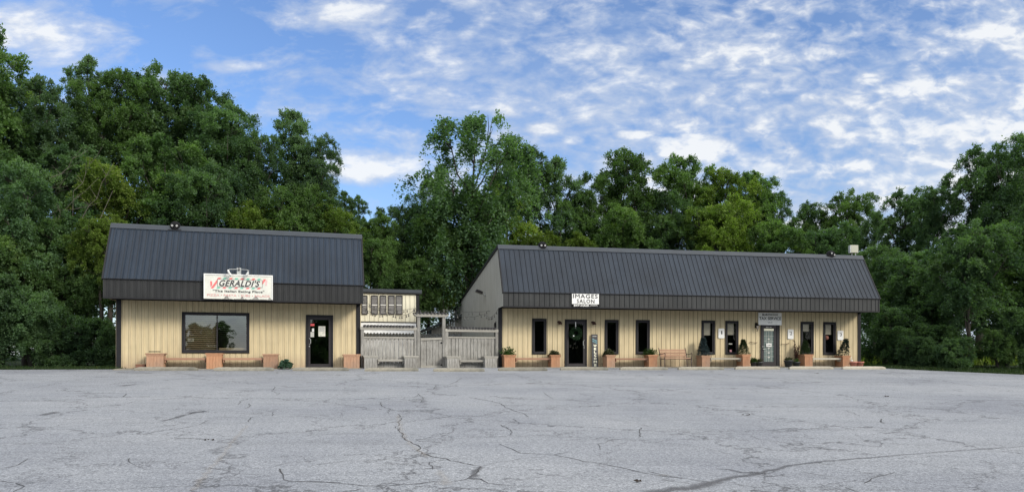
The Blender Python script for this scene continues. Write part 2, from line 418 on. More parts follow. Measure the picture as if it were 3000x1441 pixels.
# ------------------------------------------------------------------ text
def lettering(s, parent, x0, x1, z0, z1, y, mat, shear=0.0, bold=0.0, name='lettering', space=1.0, depth=.004, rot=0.0):
    cu = bpy.data.curves.new('txt', 'FONT'); cu.body = s; cu.shear = shear; cu.space_character = space
    cu.resolution_u = 3
    t = bpy.data.objects.new('txt', cu); COL.objects.link(t)
    dg = bpy.context.evaluated_depsgraph_get(); me = bpy.data.meshes.new_from_object(t.evaluated_get(dg))
    bpy.data.objects.remove(t); bpy.data.curves.remove(cu)
    me.name = name
    n = len(me.vertices); co = np.empty(n*3, 'f'); me.vertices.foreach_get('co', co); co = co.reshape(-1, 3)
    mn, mx = co.min(0), co.max(0)
    X = (co[:,0]-mn[0])/(mx[0]-mn[0])-.5; Z = (co[:,1]-mn[1])/(mx[1]-mn[1])-.5
    X *= (x1-x0); Z *= (z1-z0); c, q = math.cos(rot), math.sin(rot)
    out = np.stack([X*c-Z*q+(x0+x1)/2, np.full(n, y), X*q+Z*c+(z0+z1)/2], 1)
    me.vertices.foreach_set('co', out.ravel().astype('f')); me.update()
    if bold:      # thicker strokes: the same outline laid again a hair to each side
        d = bold*(z1-z0)*3.0; F_ = [tuple(p.vertices) for p in me.polygons]; V_, G_ = [], []
        for k, (ax, az) in enumerate(((0, 0), (d, 0), (-d, 0), (0, d), (0, -d))):
            V_ += [(p[0]+ax, p[1]-.0003*k, p[2]+az) for p in out.tolist()]; G_ += [tuple(i+n*k for i in f) for f in F_]
        bpy.data.meshes.remove(me); me = bpy.data.meshes.new(name); me.from_pydata(V_, [], G_); me.update()
    me.materials.clear(); me.materials.append(mat)
    return link(bpy.data.objects.new(name, me), parent)

# ------------------------------------------------------------------ ribbed metal sheets
def ribbed(mb, u0, u1, v0, v1, fn, pitch=.2286, h=.022, openings=(), phase=0.0, minor=True, w=.03, vsteps=1):
    """fn(u, v, height) -> point.  openings: (ua, ub, va, vb)"""
    pts = {}
    k0 = int(math.floor((u0-phase)/pitch))-1; k1 = int(math.ceil((u1-phase)/pitch))+1
    for k in range(k0, k1+1):
        s = phase + k*pitch
        for du, hh in ((-w, 0), (-w*.33, h), (w*.33, h), (w, 0)): pts[round(s+du, 5)] = hh
        if minor:
            for q in (1/3, 2/3):
                c = s + pitch*q
                for du, hh in ((-.012, 0), (0, h*.22), (.012, 0)): pts[round(c+du, 5)] = hh
    us = sorted(pts); hs = [pts[u] for u in us]
    def H(u): return float(np.interp(u, us, hs))
    cuts = sorted(set([u for u in us if u0 < u < u1] + [u0, u1] + [x for o in openings for x in o[:2] if u0 < x < u1]))
    for a, b in zip(cuts[:-1], cuts[1:]):
        if b-a < 1e-5: continue
        m = (a+b)/2; ha, hb = H(a+1e-6), H(b-1e-6)
        segs = [(v0, v1)]
        for (oa, ob, va, vb) in openings:
            if oa <= m <= ob:
                ns = []
                for (p, q) in segs:
                    if va > p: ns.append((p, min(q, va)))
                    if vb < q: ns.append((max(p, vb), q))
                segs = [t for t in ns if t[1]-t[0] > 1e-4]
        for (p, q) in segs:
            mb.poly([fn(a, p, ha), fn(b, p, hb), fn(b, q, hb), fn(a, q, ha)])

# ------------------------------------------------------------------ windows & doors (local: x along, y into building, z up)
def make_window(parent, r, gm='glass', split=None):
    u0, u1, z0, z1 = r
    fw = .075
    w = MB()
    w.box(u0, u1, -.045, .06, z1-fw, z1); w.box(u0, u1, -.045, .06, z0, z0+fw)
    w.box(u0, u0+fw, -.045, .06, z0+fw, z1-fw); w.box(u1-fw, u1, -.045, .06, z0+fw, z1-fw)
    f = w.build('window', M['trim'], parent, bevel=.006)
    s = MB(); g = .045; a0, a1, b0, b1 = u0+fw, u1-fw, z0+fw, z1-fw
    s.box(a0, a1, -.02, .05, b1-g, b1); s.box(a0, a1, -.02, .05, b0, b0+g)
    s.box(a0, a0+g, -.02, .05, b0+g, b1-g); s.box(a1-g, a1, -.02, .05, b0+g, b1-g)
    if split: s.box(split-.02, split+.02, -.015, .05, b0+g, b1-g)
    s.build('sash', M['frame'], f)
    p = MB(); p.poly([(a0+g, .012, b0+g), (a1-g, .012, b0+g), (a1-g, .012, b1-g), (a0+g, .012, b1-g)])
    p.build('pane', M[gm], f)
    return f, (a0+g, a1-g, b0+g, b1-g)

def shop(F, name, label, cat, uR, ov, zf0, zf1, zr, dr, depth, rear_z, roofm, fasm, sidem, openings, phase, over_l=0.0, over_r=0.0, side_win=None):
    """a low commercial building with a mansard-like metal front roof over a deep soffit"""
    root = empty(name, (F.o[0], F.o[1], 0), F.th, label, cat)
    ul, ur = -over_l, uR+over_r
    zs = zf0 + .0
    # front wall
    w = MB(); ribbed(w, .17, uR-.17, 0, zs, lambda u, v, h: (u, -h, v), openings=openings, phase=phase, h=.018, w=.022)
    for (a, b, c, d) in openings:      # reveals
        w.poly([(a, 0, c), (a, .12, c), (a, .12, d), (a, 0, d)]); w.poly([(b, 0, c), (b, 0, d), (b, .12, d), (b, .12, c)])
        w.poly([(a, 0, d), (b, 0, d), (b, .12, d), (a, .12, d)]); w.poly([(a, 0, c), (a, .12, c), (b, .12, c), (b, 0, c)])
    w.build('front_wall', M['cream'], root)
    for (a, b) in ((0, .17), (uR-.17, uR)):
        MB().box(a, b, -.03, .02, 0, zs).build('corner_trim', M['trim'], root)
    # side walls: gable outline under the roof line
    yf, yr = -ov, -ov+dr          # fascia face and ridge
    def ztop(y):
        if y <= yr: return zf1 + (zr-zf1)*(y-yf)/(yr-yf)
        return zr + (rear_z-zr)*(y-yr)/(depth-yr)
    def side(x, sgn):
        sb = MB()
        def fn(y, v, h):
            lo = zs if (y < 0 or x < 0 or x > uR) else 0.0
            if y < yf+.0: lo = zf0
            top = ztop(y)-.02
            return (x + sgn*h, y, lo + (top-lo)*v)
        # split at y=0 so the canopy end only hangs down to the soffit
        ribbed(sb, yf, -.001, 0, 1, fn, pitch=.152, h=.014, minor=False, w=.02)
        ops = []
        ribbed(sb, .0, depth, 0, 1, fn, pitch=.152, h=.014, minor=False, w=.02)
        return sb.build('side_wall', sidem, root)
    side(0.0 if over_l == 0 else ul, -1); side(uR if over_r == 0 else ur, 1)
    if over_l: MB().box(-.02, 0, 0, depth, 0, zs+.3).build('side_wall', sidem, root)
    if over_r: MB().box(uR, uR+.02, 0, depth, 0, zs+.3).build('side_wall', sidem, root)
    MB().box(0, uR, depth-.05, depth, 0, rear_z-.05).build('rear_wall', sidem, root)
    MB().box(.03, uR-.03, 4.2, 4.3, 0.02, 2.6).build('interior_wall', M['interior'], root)
    MB().box(.03, uR-.03, .14, 4.2, 0.005, .03).build('interior_floor', M['interior'], root)
    # soffit
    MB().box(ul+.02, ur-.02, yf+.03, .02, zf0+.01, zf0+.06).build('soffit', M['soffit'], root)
    # fascia
    fb = MB(); ribbed(fb, ul+.01, ur-.01, zf0, zf1, lambda u, v, h: (u, yf-h, v), phase=phase, h=.02, w=.022)
    fo = fb.build('fascia', fasm, root)
    et = MB(); et.box(ul-.015, ur+.015, yf-.03, yf+.03, zf0-.05, zf0+.004); et.build('drip_edge', M['trim'], root)
    for (a, b) in ((ul-.012, ul+.03), (ur-.03, ur+.012)):
        MB().box(a, b, yf-.028, yf+.02, zf0+.004, zf1-.02).build('fascia_end_trim', M['fascia2'] if sidem is M['greige'] else fasm, root)
    # mansard sheet
    L = math.hypot(dr, zr-zf1); ny, nz = -(zr-zf1)/L, dr/L
    def rf(u, v, h):
        y = yf - .045 + (dr+.045)*v; z = zf1 - .02 + (zr-zf1+.02)*v
        return (u, y + ny*h, z + nz*h)
    rb = MB(); ribbed(rb, ul-.03, ur+.03, 0, 1, rf, phase=phase, h=.024, w=.02)
    # rear slope
    ribbed(rb, ul-.03, ur+.03, 0, 1, lambda u, v, h: (u, yr + (depth+.3-yr)*v, zr + (rear_z-zr)*v + h), pitch=.9144, phase=phase, h=.024, minor=False)
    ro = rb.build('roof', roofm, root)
    # eave drip edge and ridge flashing
    MB().box(ul-.03, ur+.03, yf-.055, yf-.024, zf1-.035, zf1-.012).build('eave_edge', M['trim'], root)
    cb = MB()
    for k in range(2): pass
    a = Vector((0, yr, zr)); dn = Vector((0, -dr/L, -(zr-zf1)/L)); no = Vector((0, ny, nz))
    q = [a+no*.035+dn*.20, a+no*.035, a+Vector((0,.02,.05)), a+Vector((0,.22,.045)), a+Vector((0,.22,.0)), a+dn*.2]
    for i in range(6):
        p1, p2 = q[i], q[(i+1)%6]
        cb.poly([(ul-.045, p1.y, p1.z), (ur+.045, p1.y, p1.z), (ur+.045, p2.y, p2.z), (ul-.045, p2.y, p2.z)])
    for x in (ul-.045, ur+.045): cb.poly([(x, p.y, p.z) for p in q])
    cb.build('ridge_flashing', M['cap'], root)
    # rake trims
    for x, s in ((ul, -1), (ur, 1)):
        t = MB()
        t.bar((x+s*.03, yf-.03, zf1-.06), (x+s*.03, yr, zr-.05), .05, .10, (0, ny, nz))
        t.bar((x+s*.03, yr, zr-.03), (x+s*.03, depth+.3, rear_z-.03), .05, .13)
        t.build('rake_trim', roofm if s*0 else M['trim'], root)
    return root

# ---- restaurant
uR1 = F1.hit(1055.6, 980)[0]
W1 = F1.rect(533, 915, 731, 1034); D1 = F1.rect(896, 922.5, 976, 1076); D1 = (D1[0], D1[1], .03, D1[3])
ZS1 = 2.62
rest = shop(F1, 'restaurant_building', 'cream metal restaurant with steep blue-black roof on the left of the lot', 'building',
            uR1, 1.28, 2.66, 3.37, 5.57, 1.22, 7.0, 4.6, M['roof1'], M['fascia1'], M['cream'], [W1, D1], .05, .13, .02)
# ---- salon
uR2 = F2.hit(2521, 980)[0]
wins2 = [(1558.8,932.7,1601,1037.3), (1771.6,936.5,1812,1037.3), (1862.5,937,1903.3,1037.5), (2055,938.5,2094,1038),
         (2124,939.5,2162.8,1038), (2345.4,942,2383,1038), (2411.3,943,2448,1039)]
R2 = [F2.rect(*w) for w in wins2]
D2 = F2.rect(1654.5, 935.5, 1719, 1074); D2 = (D2[0], D2[1], .03, D2[3])
D3 = F2.rect(2227.3, 949.5, 2283, 1073); D3 = (D3[0], D3[1], .03, D3[3])
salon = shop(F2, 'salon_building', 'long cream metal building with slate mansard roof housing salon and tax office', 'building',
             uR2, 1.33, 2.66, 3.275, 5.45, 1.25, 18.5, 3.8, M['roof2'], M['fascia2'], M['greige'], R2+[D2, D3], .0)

# restaurant picture window with blinds
f, (a0, a1, b0, b1) = make_window(rest, W1, 'glass_front', split=F1.hit(636, 975)[0])
sp = F1.hit(636, 975)[0]
b = MB(); z = b0+.02; MB().box(a0, sp-.02, .16, .165, b0, b1).build('blind_backing', M['interior'], f)
while z < b1-.02:
    if z < b0 + (b1-b0)*.98: b.poly([(a0+.01, .09, z), (sp-.01, .09, z), (sp-.01, .062, z+.048), (a0+.01, .062, z+.048)])
    z += .078
b.build('blind', M['blind'], f)
b = MB(); z = b0+.18
while z < b1-.02:
    b.poly([(sp+.03, .09, z), (a1-.01, .09, z), (a1-.01, .065, z+.016), (sp+.03, .065, z+.02)]); z += .078
b.build('blind', M['blind_dark'], f)
MB().box(sp+.05, a1-.05, .2, .42, b0-.02, b0+.10).build('inner_sill', M['blind'], f)

def store_door(parent, D, hinge='r', glassmat='glass', rail=.11):
    u0, u1, z0, z1 = D
    w = MB(); fw = .085
    w.box(u0, u0+fw, -.05, .07, z0-.02, z1); w.box(u1-fw, u1, -.05, .07, z0-.02, z1); w.box(u0+fw, u1-fw, -.05, .07, z1-fw, z1)
    w.build('door_frame', M['trim'], parent, bevel=.006)
    s = MB(); a0, a1, b0, b1 = u0+fw+.006, u1-fw-.006, z0+.01, z1-fw-.006; r = rail
    s.box(a0, a0+r*.8, -.03, .02, b0, b1); s.box(a1-r*.8, a1, -.03, .02, b0, b1)
    s.box(a0+r*.8, a1-r*.8, -.03, .02, b1-r, b1); s.box(a0+r*.8, a1-r*.8, -.03, .02, b0, b0+r*1.2)
    d = s.build('door', M['frame'], parent, bevel=.004)
    g = (a0+r*.8, a1-r*.8, b0+r*1.2, b1-r)
    p = MB(); p.poly([(g[0], -.005, g[2]), (g[1], -.005, g[2]), (g[1], -.005, g[3]), (g[0], -.005, g[3])]); p.build('pane', M[glassmat], d)
    hx = a0+r*.45 if hinge == 'r' else a1-r*.45
    sg = 1 if hinge == 'r' else -1
    h = MB(); h.tube([(hx, -.03, .98), (hx, -.075, .98), (hx+sg*.05, -.09, 1.02), (hx+sg*.05, -.09, 1.19), (hx, -.075, 1.23), (hx, -.03, 1.23)], .012, 6)
    h.build('handle', M['galv'], d)
    k = MB(); k.tube([(hx, -.05, .9), (hx, -.028, .9)], .02, 10); k.build('lock', M['galv'], d)
    MB().box(u0-.02, u1+.02, -.10, .1, z0-.03, z0-.004).build('threshold', M['galv'], parent)
    return d, g
d1, g1 = store_door(rest, D1, 'r', 'glass_door')
d2, g2 = store_door(salon, D2, 'l', 'glass_dark')

# tax office door: dark door, tall leaded glass
u0, u1, z0, z1 = D3
w = MB(); w.box(u0, u0+.05, -.05, .06, z0-.02, z1); w.box(u1-.17, u1, -.05, .06, z0-.02, z1); w.box(u0+.05, u1-.17, -.05, .06, z1-.05, z1)
w.build('door_frame', M['trim'], salon)
gx0, gx1, gz0, gz1 = F2.rect(2237, 961, 2266, 1059)
s = MB(); a0, a1, b0, b1 = u0+.056, u1-.176, z0+.01, z1-.056
s.box(a0, gx0, -.03, .02, b0, b1); s.box(gx1, a1, -.03, .02, b0, b1); s.box(gx0, gx1, -.03, .02, b0, gz0); s.box(gx0, gx1, -.03, .02, gz1, b1)
d3 = s.build('door', M['frame'], salon)
MB().box(gx0, gx1, -.008, -.002, gz0, gz1-.13).build('leaded_glass', M['lace'], d3)
s = MB(); s.box(gx0+.01, gx1-.01, -.034, -.012, gz1-.125, gz1-.02); s.build('transom_light', M['cream_letter'], d3)
s = MB(); xm = (gx0+gx1)/2
for k in range(1, 4): s.box(gx0+(gx1-gx0)*k/4-.006, gx0+(gx1-gx0)*k/4+.006, -.016, -.009, gz0, gz1-.13)
for k in range(1, 6): s.box(gx0, gx1, -.018, -.0095, gz0+(gz1-.13-gz0)*k/6-.005, gz0+(gz1-.13-gz0)*k/6+.005)
for k in range(5): s.lathe([(.001, 0)], 3) if 0 else s.box(xm-.05, xm+.05, -.022, -.012, gz0+.18+k*.22, gz0+.24+k*.22)
s.build('came', M['letter_ghost'], d3)
h = MB(); h.tube([(a0+.06, -.03, .86), (a0+.06, -.08, .86), (a0+.17, -.085, .84)], .012, 6); h.build('handle', M['galv'], d3); h = MB(); h.tube([(a0+.06, -.05, .98), (a0+.06, -.03, .98)], .022, 8); h.build('lock', M['galv'], d3)
lettering('305 #1', d3, xm-.16, xm+.14, b1-.12, b1-.06, -.034, M['paper'])
MB().box(u0-.02, u1+.02, -.10, .1, z0-.03, z0-.004).build('threshold', M['galv'], salon)

# salon windows
for i, r in enumerate(R2):
    f, (a0, a1, b0, b1) = make_window(salon, r)
    if i in (3, 4, 5, 6):
        drop = {3: .42, 4: .40, 5: .25, 6: .36}[i]*(b1-b0)
        q = MB(); q.box(a0-.02, a1-.06, .10, .11, b1-drop, b1+.02); q.build('roller_shade', M['shade'], f)

# side window of the salon gable and the annex
# ------------------------------------------------------------------ annex behind the patio
def build_annex():
    root = empty('annex_building', (F3.o[0], F3.o[1], 0), F3.th, 'pale cream annex with louvred shutters above a white wall behind the fence', 'building')
    uL = -8.5; zt = F3.hit(1140, 857)[1]; zb = F3.hit(1140, 942)[1]
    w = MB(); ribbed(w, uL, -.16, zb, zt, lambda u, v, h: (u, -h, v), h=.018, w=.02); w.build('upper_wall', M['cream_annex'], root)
    MB().box(-.16, 0, -.03, .03, 0, zt).build('corner_trim', M['trim'], root)
    w = MB(); z = 0
    while z < zb-.08:
        w.box(uL, -.162, -.01, .02, z, min(z+.20, zb-.05)); z += .206
    w.build('lower_wall', M['white_board'], root)
    MB().box(uL, -.16, -.04, .02, zb-.05, zb-.002).build('drip_edge', M['trim'], root)
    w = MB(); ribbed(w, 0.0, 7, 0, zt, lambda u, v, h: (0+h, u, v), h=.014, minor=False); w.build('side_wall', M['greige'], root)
    MB().box(uL, .0, 6.9, 7, 0, zt).build('rear_wall', M['greige'], root)
    MB().box(uL, -.0, .03, 6.9, zt-.1, zt-.02).build('ceiling', M['interior'], root)
    MB().box(uL-.1, .12, -.12, 7.1, zt+.0, zt+.17).build('roof', M['cap'], root)
    MB().box(uL-.1, .11, -.10, -.03, zt-.06, zt-.002).build('eave_edge', M['trim'], root)
    for (x0, x1) in ((1059.5,1076.5), (1087,1107), (1112.5,1132), (1137,1156), (1159.5,1179)):
        a, b, c, d = F3.rect(x0, 865.5, x1, 921)
        s = MB(); t = .035
        s.box(a, a+t, -.06, -.02, c, d); s.box(b-t, b, -.06, -.02, c, d); s.box(a+t, b-t, -.06, -.02, d-t, d); s.box(a+t, b-t, -.06, -.02, c, c+t)
        sh = s.build('shutter', M['frame'], root)
        MB().box(a+t, b-t, -.028, -.022, c+t, d-t).build('backing', M['shutter_back'], sh)
        s = MB(); z = c+t+.03
        while z < d-t-.04:
            s.poly([(a+t, -.055, z-.016), (b-t, -.055, z-.016), (b-t, -.032, z+.018), (a+t, -.032, z+.018)]); z += .062
        s.build('louvres', M['shutter'], sh)
        MB().box(a+t, b-t, -.062, -.05, (c+d)/2-.02, (c+d)/2+.02).build('mid_rail', M['white'], sh)
    return root
build_annex()

# ------------------------------------------------------------------ weathered shed behind the gate
def build_shed():
    Fs = Frame(1264, 46.0, 10.7)
    root = empty('storage_shed', (Fs.o[0], Fs.o[1], 0), Fs.th, 'grey board shed with rising dark roof seen through the gate opening', 'shed')
    uE = Fs.hit(1330, 950)[0]+.6
    zl = Fs.hit(1262, 960)[1]; zr_ = Fs.hit(1325, 929)[1]+.1
    w = MB(); n = 14
    for k in range(n):
        a = uE*k/n; b = uE*(k+1)/n-.012
        za = zl+(zr_-zl)*a/uE; zb = zl+(zr_-zl)*b/uE
        w.poly([(a, 0, 0), (b, 0, 0), (b, 0, zb), (a, 0, za)]); w.poly([(b, 0, 0), (b, .02, 0), (b, .02, zb), (b, 0, zb)])
    w.build('board_wall', M['grey_rail'], root)
    MB().box(0, uE, .03, 3, 0, zl).build('shed_body', M['interior'], root)
    sl = (zr_-zl)/uE
    MB().bar((-.75, -.15, zl-.75*sl+.06), (uE+.1, -.15, zr_+.1*sl+.06), .5, .09).build('roof', M['cap'], root)
    m = MB(); m.bar((-.7, -.2, zl-.7*sl-.04), (0, -.2, zl-.04), .05, .10); m.build('rake_board', M['grey_rail'], root)
    MB().box(-1.6, -.02, .5, 2.5, 0, zl-.55).build('side_bay', M['black'], root)
build_shed()

# gable floodlight and narrow side door on the salon gable (child: part of the building)
MB().box(-.025, -.018, .55, 1.0, .05, 2.05).build('side_door', M['black'], salon)
MB().box(-.04, -.018, .50, .55, .05, 2.1).build('side_door_frame', M['trim'], salon)
t0 = empty('flood_light', F2.W(-.02, -3.9, 0), F2.th, 'grey floodlight fixed high on the side gable of the long building', 'floodlight')
zfl = 3.62
m = MB(); m.tube([(0, 0, zfl-.02), (-.16, 0, zfl+.02)], .03, 8); m.box(-.012, 0, -.06, .06, zfl-.09, zfl+.04); m.build('bracket', M['galv'], t0)
m = MB(); m.bar((-.14, 0, zfl+.07), (-.46, -.02, zfl+.19), .34, .13, (0, 0, 1)); m.build('housing', M['frame'], t0, bevel=.03)
m = MB(); m.bar((-.17, 0, zfl+.012), (-.45, -.02, zfl+.118), .27, .012, (0, 0, 1)); m.build('lens', M['led'], t0)

# ------------------------------------------------------------------ fence and gate
P0v, P1v = Vector(P0), Vector(P1)
fl = (P1v-P0v); fth = math.atan2(fl.y, fl.x); FL = math.hypot(fl.x, fl.y)
FF = Frame(1055, 30, 0); FF.o = (P0[0], P0[1]); FF.th = fth
FF.e = (math.cos(fth), math.sin(fth)); FF.n = (math.sin(fth), -math.cos(fth))
def fence_panel(x0, x1, label, ytop_beam, post_l=None, post_r=None):
    u0, u1 = FF.hit(x0, 1000)[0], FF.hit(x1, 1000)[0]
    xm = (x0+x1)/2
    root = empty('wooden_fence', FF.W(u0, 0, 0), fth, label, 'fence', 'weathered wooden fence panels between the two buildings')
    L = u1-u0; zb = FF.hit(xm, ytop_beam)[1]
    zc = FF.hit(xm, 987.5)[1]
    for (a, b) in ((0, .13), (L-.13, L)) if post_l is None else post_l:
        MB().box(a, b, -.05, .08, -.12, zb-.13).build('post', M['grey_wood'], root, bevel=.008)
    MB().box(-.03, L+.0, -.07, .10, zb-.13, zb).build('top_beam', M['grey_rail'], root, bevel=.01)
    MB().box(.13, L-.13, -.03, .05, zc-.05, zc+.02).build('cap_rail', M['grey_rail'], root, bevel=.006)
    b = MB(); x = .135; rnd = random.Random(int(x0))
    while x < L-.14:
        w = rnd.uniform(.13, .19); w = min(w, L-.135-x)
        dy = rnd.uniform(-.008, .008)
        b.box(x, x+w-.022, dy, dy+.022, -.02+rnd.uniform(-.02, .02), zc-.05); x += w
    b.build('boards', M['grey_wood'], root, bevel=.003)
    b = MB(); b.box(.13, L-.13, -.012, -.010, zc-.20, zc-.052) if 0 else b.box(.13, L-.13, .03, .06, .3, .4); b.build('rail', M['grey_rail'], root)
    n = int(round(L/.15))
    for k in range(n):
        x = .10 + (L-.2)*(k+.5)/n
        MB().box(x-.035, x+.035, -.16, .35, zb+.002, zb+.075).build('rafter_end', M['board_dark'], root)
    return root
fence_panel(1057, 1222, 'grey board fence panel between restaurant wall and gate, planters in front', 957.5)
fence_panel(1304, 1459, 'grey board fence panel between gate and salon building', 963.5)
# gate with overhead beam
ug0, ug1 = FF.hit(1221, 1000)[0], FF.hit(1304, 1000)[0]
gate = empty('garden_gate', FF.W(ug0, 0.03, 0), fth, 'tall grey timber gate with curved overhead beam and board leaf', 'gate')
L = ug1-ug0; zt = FF.hit(1262, 920)[1]; pw = .135
for a in (0, L-pw): MB().box(a, a+pw, -.06, .08, -.12, zt-.12).build('post', M['grey_wood'], gate, bevel=.008)
m = MB(); xs = [-.16, -.10, -.02, L*.5, L+.02, L+.10, L+.16]; zz = [zt-.01, zt-.075, zt-.125, zt-.125, zt-.125, zt-.075, zt-.01]
for i in range(6):
    for y in (-.10,):
        m.poly([(xs[i], y, zz[i]), (xs[i+1], y, zz[i+1]), (xs[i+1], y, zt), (xs[i], y, zt)])
        m.poly([(xs[i], y+.22, zz[i]), (xs[i], y+.22, zt), (xs[i+1], y+.22, zt), (xs[i+1], y+.22, zz[i+1])])
        m.poly([(xs[i], y, zz[i]), (xs[i], y+.22, zz[i]), (xs[i+1], y+.22, zz[i+1]), (xs[i+1], y, zz[i+1])])
        m.poly([(xs[i], y, zt), (xs[i+1], y, zt), (xs[i+1], y+.22, zt), (xs[i], y+.22, zt)])
m.build('header_beam', M['grey_rail'], gate)
for k in range(9):
    x = -.1 + (L+.2)*(k+.5)/9
    MB().box(x-.03, x+.03, -.17, .5, zt+.002, zt+.07).build('rafter_end', M['board_dark'], gate)
zl = FF.hit(1262, 990)[1]
leaf = MB(); n = 7; gx0, gx1 = pw+.02, L-pw-.02
for k in range(n):
    a = gx0+(gx1-gx0)*k/n; b = gx0+(gx1-gx0)*(k+1)/n
    leaf.box(a+.004, b-.004, .0 if k%2 else -.022, .022 if k%2 else .0, -.01, zl-.09)
lf = leaf.build('gate_leaf', M['grey_wood'], gate, bevel=.003)
m = MB(); m.bar((gx0, -.035, zl-.055), (gx1, -.035, zl-.02), .03, .10); m.build('top_rail', M['grey_rail'], lf)
m = MB(); m.bar((gx0, -.035, .05), (gx1, -.035, .05), .02, .10); m.build('bottom_rail', M['grey_rail'], lf)
for z in (.12, zl-.2): MB().box(gx1-.06, gx1+.02, -.05, -.036, z-.03, z+.03).build('hinge', M['black'], lf)

# black corrugated lean-to sheet standing behind the fence
def corrugated():
    Y = 34.4; x0 = (1062-CX)/FPX*Y; x1 = (1368-CX)/FPX*Y*1.02
    root = empty('patio_shelter', (x0, Y, 0), fth, 'low black corrugated patio shelter roof showing above the fence boards', 'shelter')
    Ls = 5.1; n = int(Ls/.025); b = MB()
    zt = 1.66
    for i in range(n):
        a = i*.025; c = a+.025
        ha, hc = .028*math.sin(a*2*math.pi/.16), .028*math.sin(c*2*math.pi/.16)
        b.poly([(a, 0, zt-.36+ha), (c, 0, zt-.36+hc), (c, .9, zt+hc), (a, .9, zt+ha)])
        b.poly([(a, .0, zt-.38), (c, .0, zt-.38), (c, .0, zt-.36+hc), (a, 0, zt-.36+ha)])
    b.build('corrugated_sheet', M['corr'], root)
    for x in (.1, 2.5, 5.0): MB().box(x-.05, x+.05, .1, .2, 0, zt-.42).build('post', M['grey_wood'], root)
corrugated()

# ------------------------------------------------------------------ string lights
def strand(pts, sag, label, nb):
    root = empty('string_lights', pts[0], 0, label, 'string lights', 'strings of small bulbs over the patio fence')
    o = Vector(pts[0]); cm = MB(); allp = []
    for a, b in zip(pts[:-1], pts[1:]):
        a, b = Vector(a)-o, Vector(b)-o
        seg = []
        for i in range(13):
            t = i/12; p = a.lerp(b, t); p.z -= sag*4*t*(1-t); seg.append(p)
        cm.tube(seg, .007, 4); allp += seg[:-1]
    cm.build('cord', M['cord'], root)
    bm_ = MB(); bm_.tube([(0,0,0), (0,0,-.05)], .014, 6); bm_.lathe([(.012,-.05),(.028,-.075),(.03,-.10),(.018,-.125),(.003,-.135)], 8)
    first = None
    for i in range(nb):
        p = allp[int((i+.5)*len(allp)/nb)]
        if first is None: first = bm_.build('bulb', M['bulb'], root, True); o2 = first
        else: o2 = first.copy(); link(o2, root)
        o2.location = p
def Q(px, py, Y): return ((px-CX)/FPX*Y, Y, EYE+(HY-py)/FPX*Y)
strand([Q(1056, 893, 30.8), Q(1140, 915, 32.5), Q(1217, 905, 31.3)], .22, 'string lights sagging lowest in front of the annex shutters', 16)
strand([Q(1060, 872, 30.9), Q(1110, 902, 33.0), Q(1222, 901, 31.4)], .10, 'string lights running from restaurant eave across shutters to gate post', 16)
strand([Q(1218, 909, 31.5), Q(1307, 911, 31.9)], .12, 'short string lights draped under the gate header beam', 6)
strand([Q(1300, 905, 31.7), Q(1420, 918, 32.4), Q(1458, 906, 32.3)], .25, 'string lights hanging in front of the grey gable wall', 14)
strand([Q(1215, 905, 31.5), Q(1310, 906, 33.0), Q(1436, 910, 34.0)], .10, 'string lights stretched level above the gate rafters', 14)

# ------------------------------------------------------------------ planters, benches, stops
def planter(F, x0, x1, ytop, depth, label, mat, front=.72, zt=None, capm=None, group='square wooden planter boxes'):
    u0, z = F.hit(x0, ytop, front); u1 = F.hit(x1, ytop, front)[0]
    w = u1-u0; c = (u0+u1)/2
    root = empty('planter_box', F.W(c, front-depth/2, 0), F.th, label, 'planter', group)
    h = z if zt is None else zt; g0 = F.W(c, front)[2]-.02
    b = MB(); n = 5; t = .045
    for k in range(n):
        a = -w/2+.02+(w-.04)*k/n; e = -w/2+.02+(w-.04)*(k+1)/n-.004
        b.box(a, e, -depth/2, -depth/2+.02, g0, h-t)
        b.box(a, e, depth/2-.02, depth/2, g0, h-t)
    for s in (-1, 1):
        for k in range(n):
            a = -depth/2+.021+(depth-.042)*k/n; e = -depth/2+.021+(depth-.042)*(k+1)/n-.004
            x = s*(w/2-.02); b.box(min(x, x-s*.02), max(x, x-s*.02), a, e, g0, h-t)
    b.build('box', mat, root, bevel=.003)
    cm = MB(); o = .025; q = .09
    cm.box(-w/2-o, w/2+o, -depth/2-o, -depth/2+q, h-t+.001, h); cm.box(-w/2-o, w/2+o, depth/2-q, depth/2+o, h-t+.001, h)
    cm.box(-w/2-o, -w/2+q, -depth/2+q, depth/2-q, h-t+.001, h); cm.box(w/2-q, w/2+o, -depth/2+q, depth/2-q, h-t+.001, h)
    cm.build('cap', capm or mat, root, bevel=.004)
    cm = MB(); cm.box(-w/2, w/2, -depth/2-.012, -depth/2-.001, h-t-.05, h-t); cm.box(-w/2-.0, -w/2+.019, -depth/2, depth/2, h-t-.05, h-t)
    cm.build('neck_moulding', capm or mat, root)
    MB().box(-w/2+.05, w/2-.05, -depth/2+.05, depth/2-.05, h-.12, h-.06).build('soil', M['soil'], root)
    return root, F.W(c, front-depth/2, h-.06), w

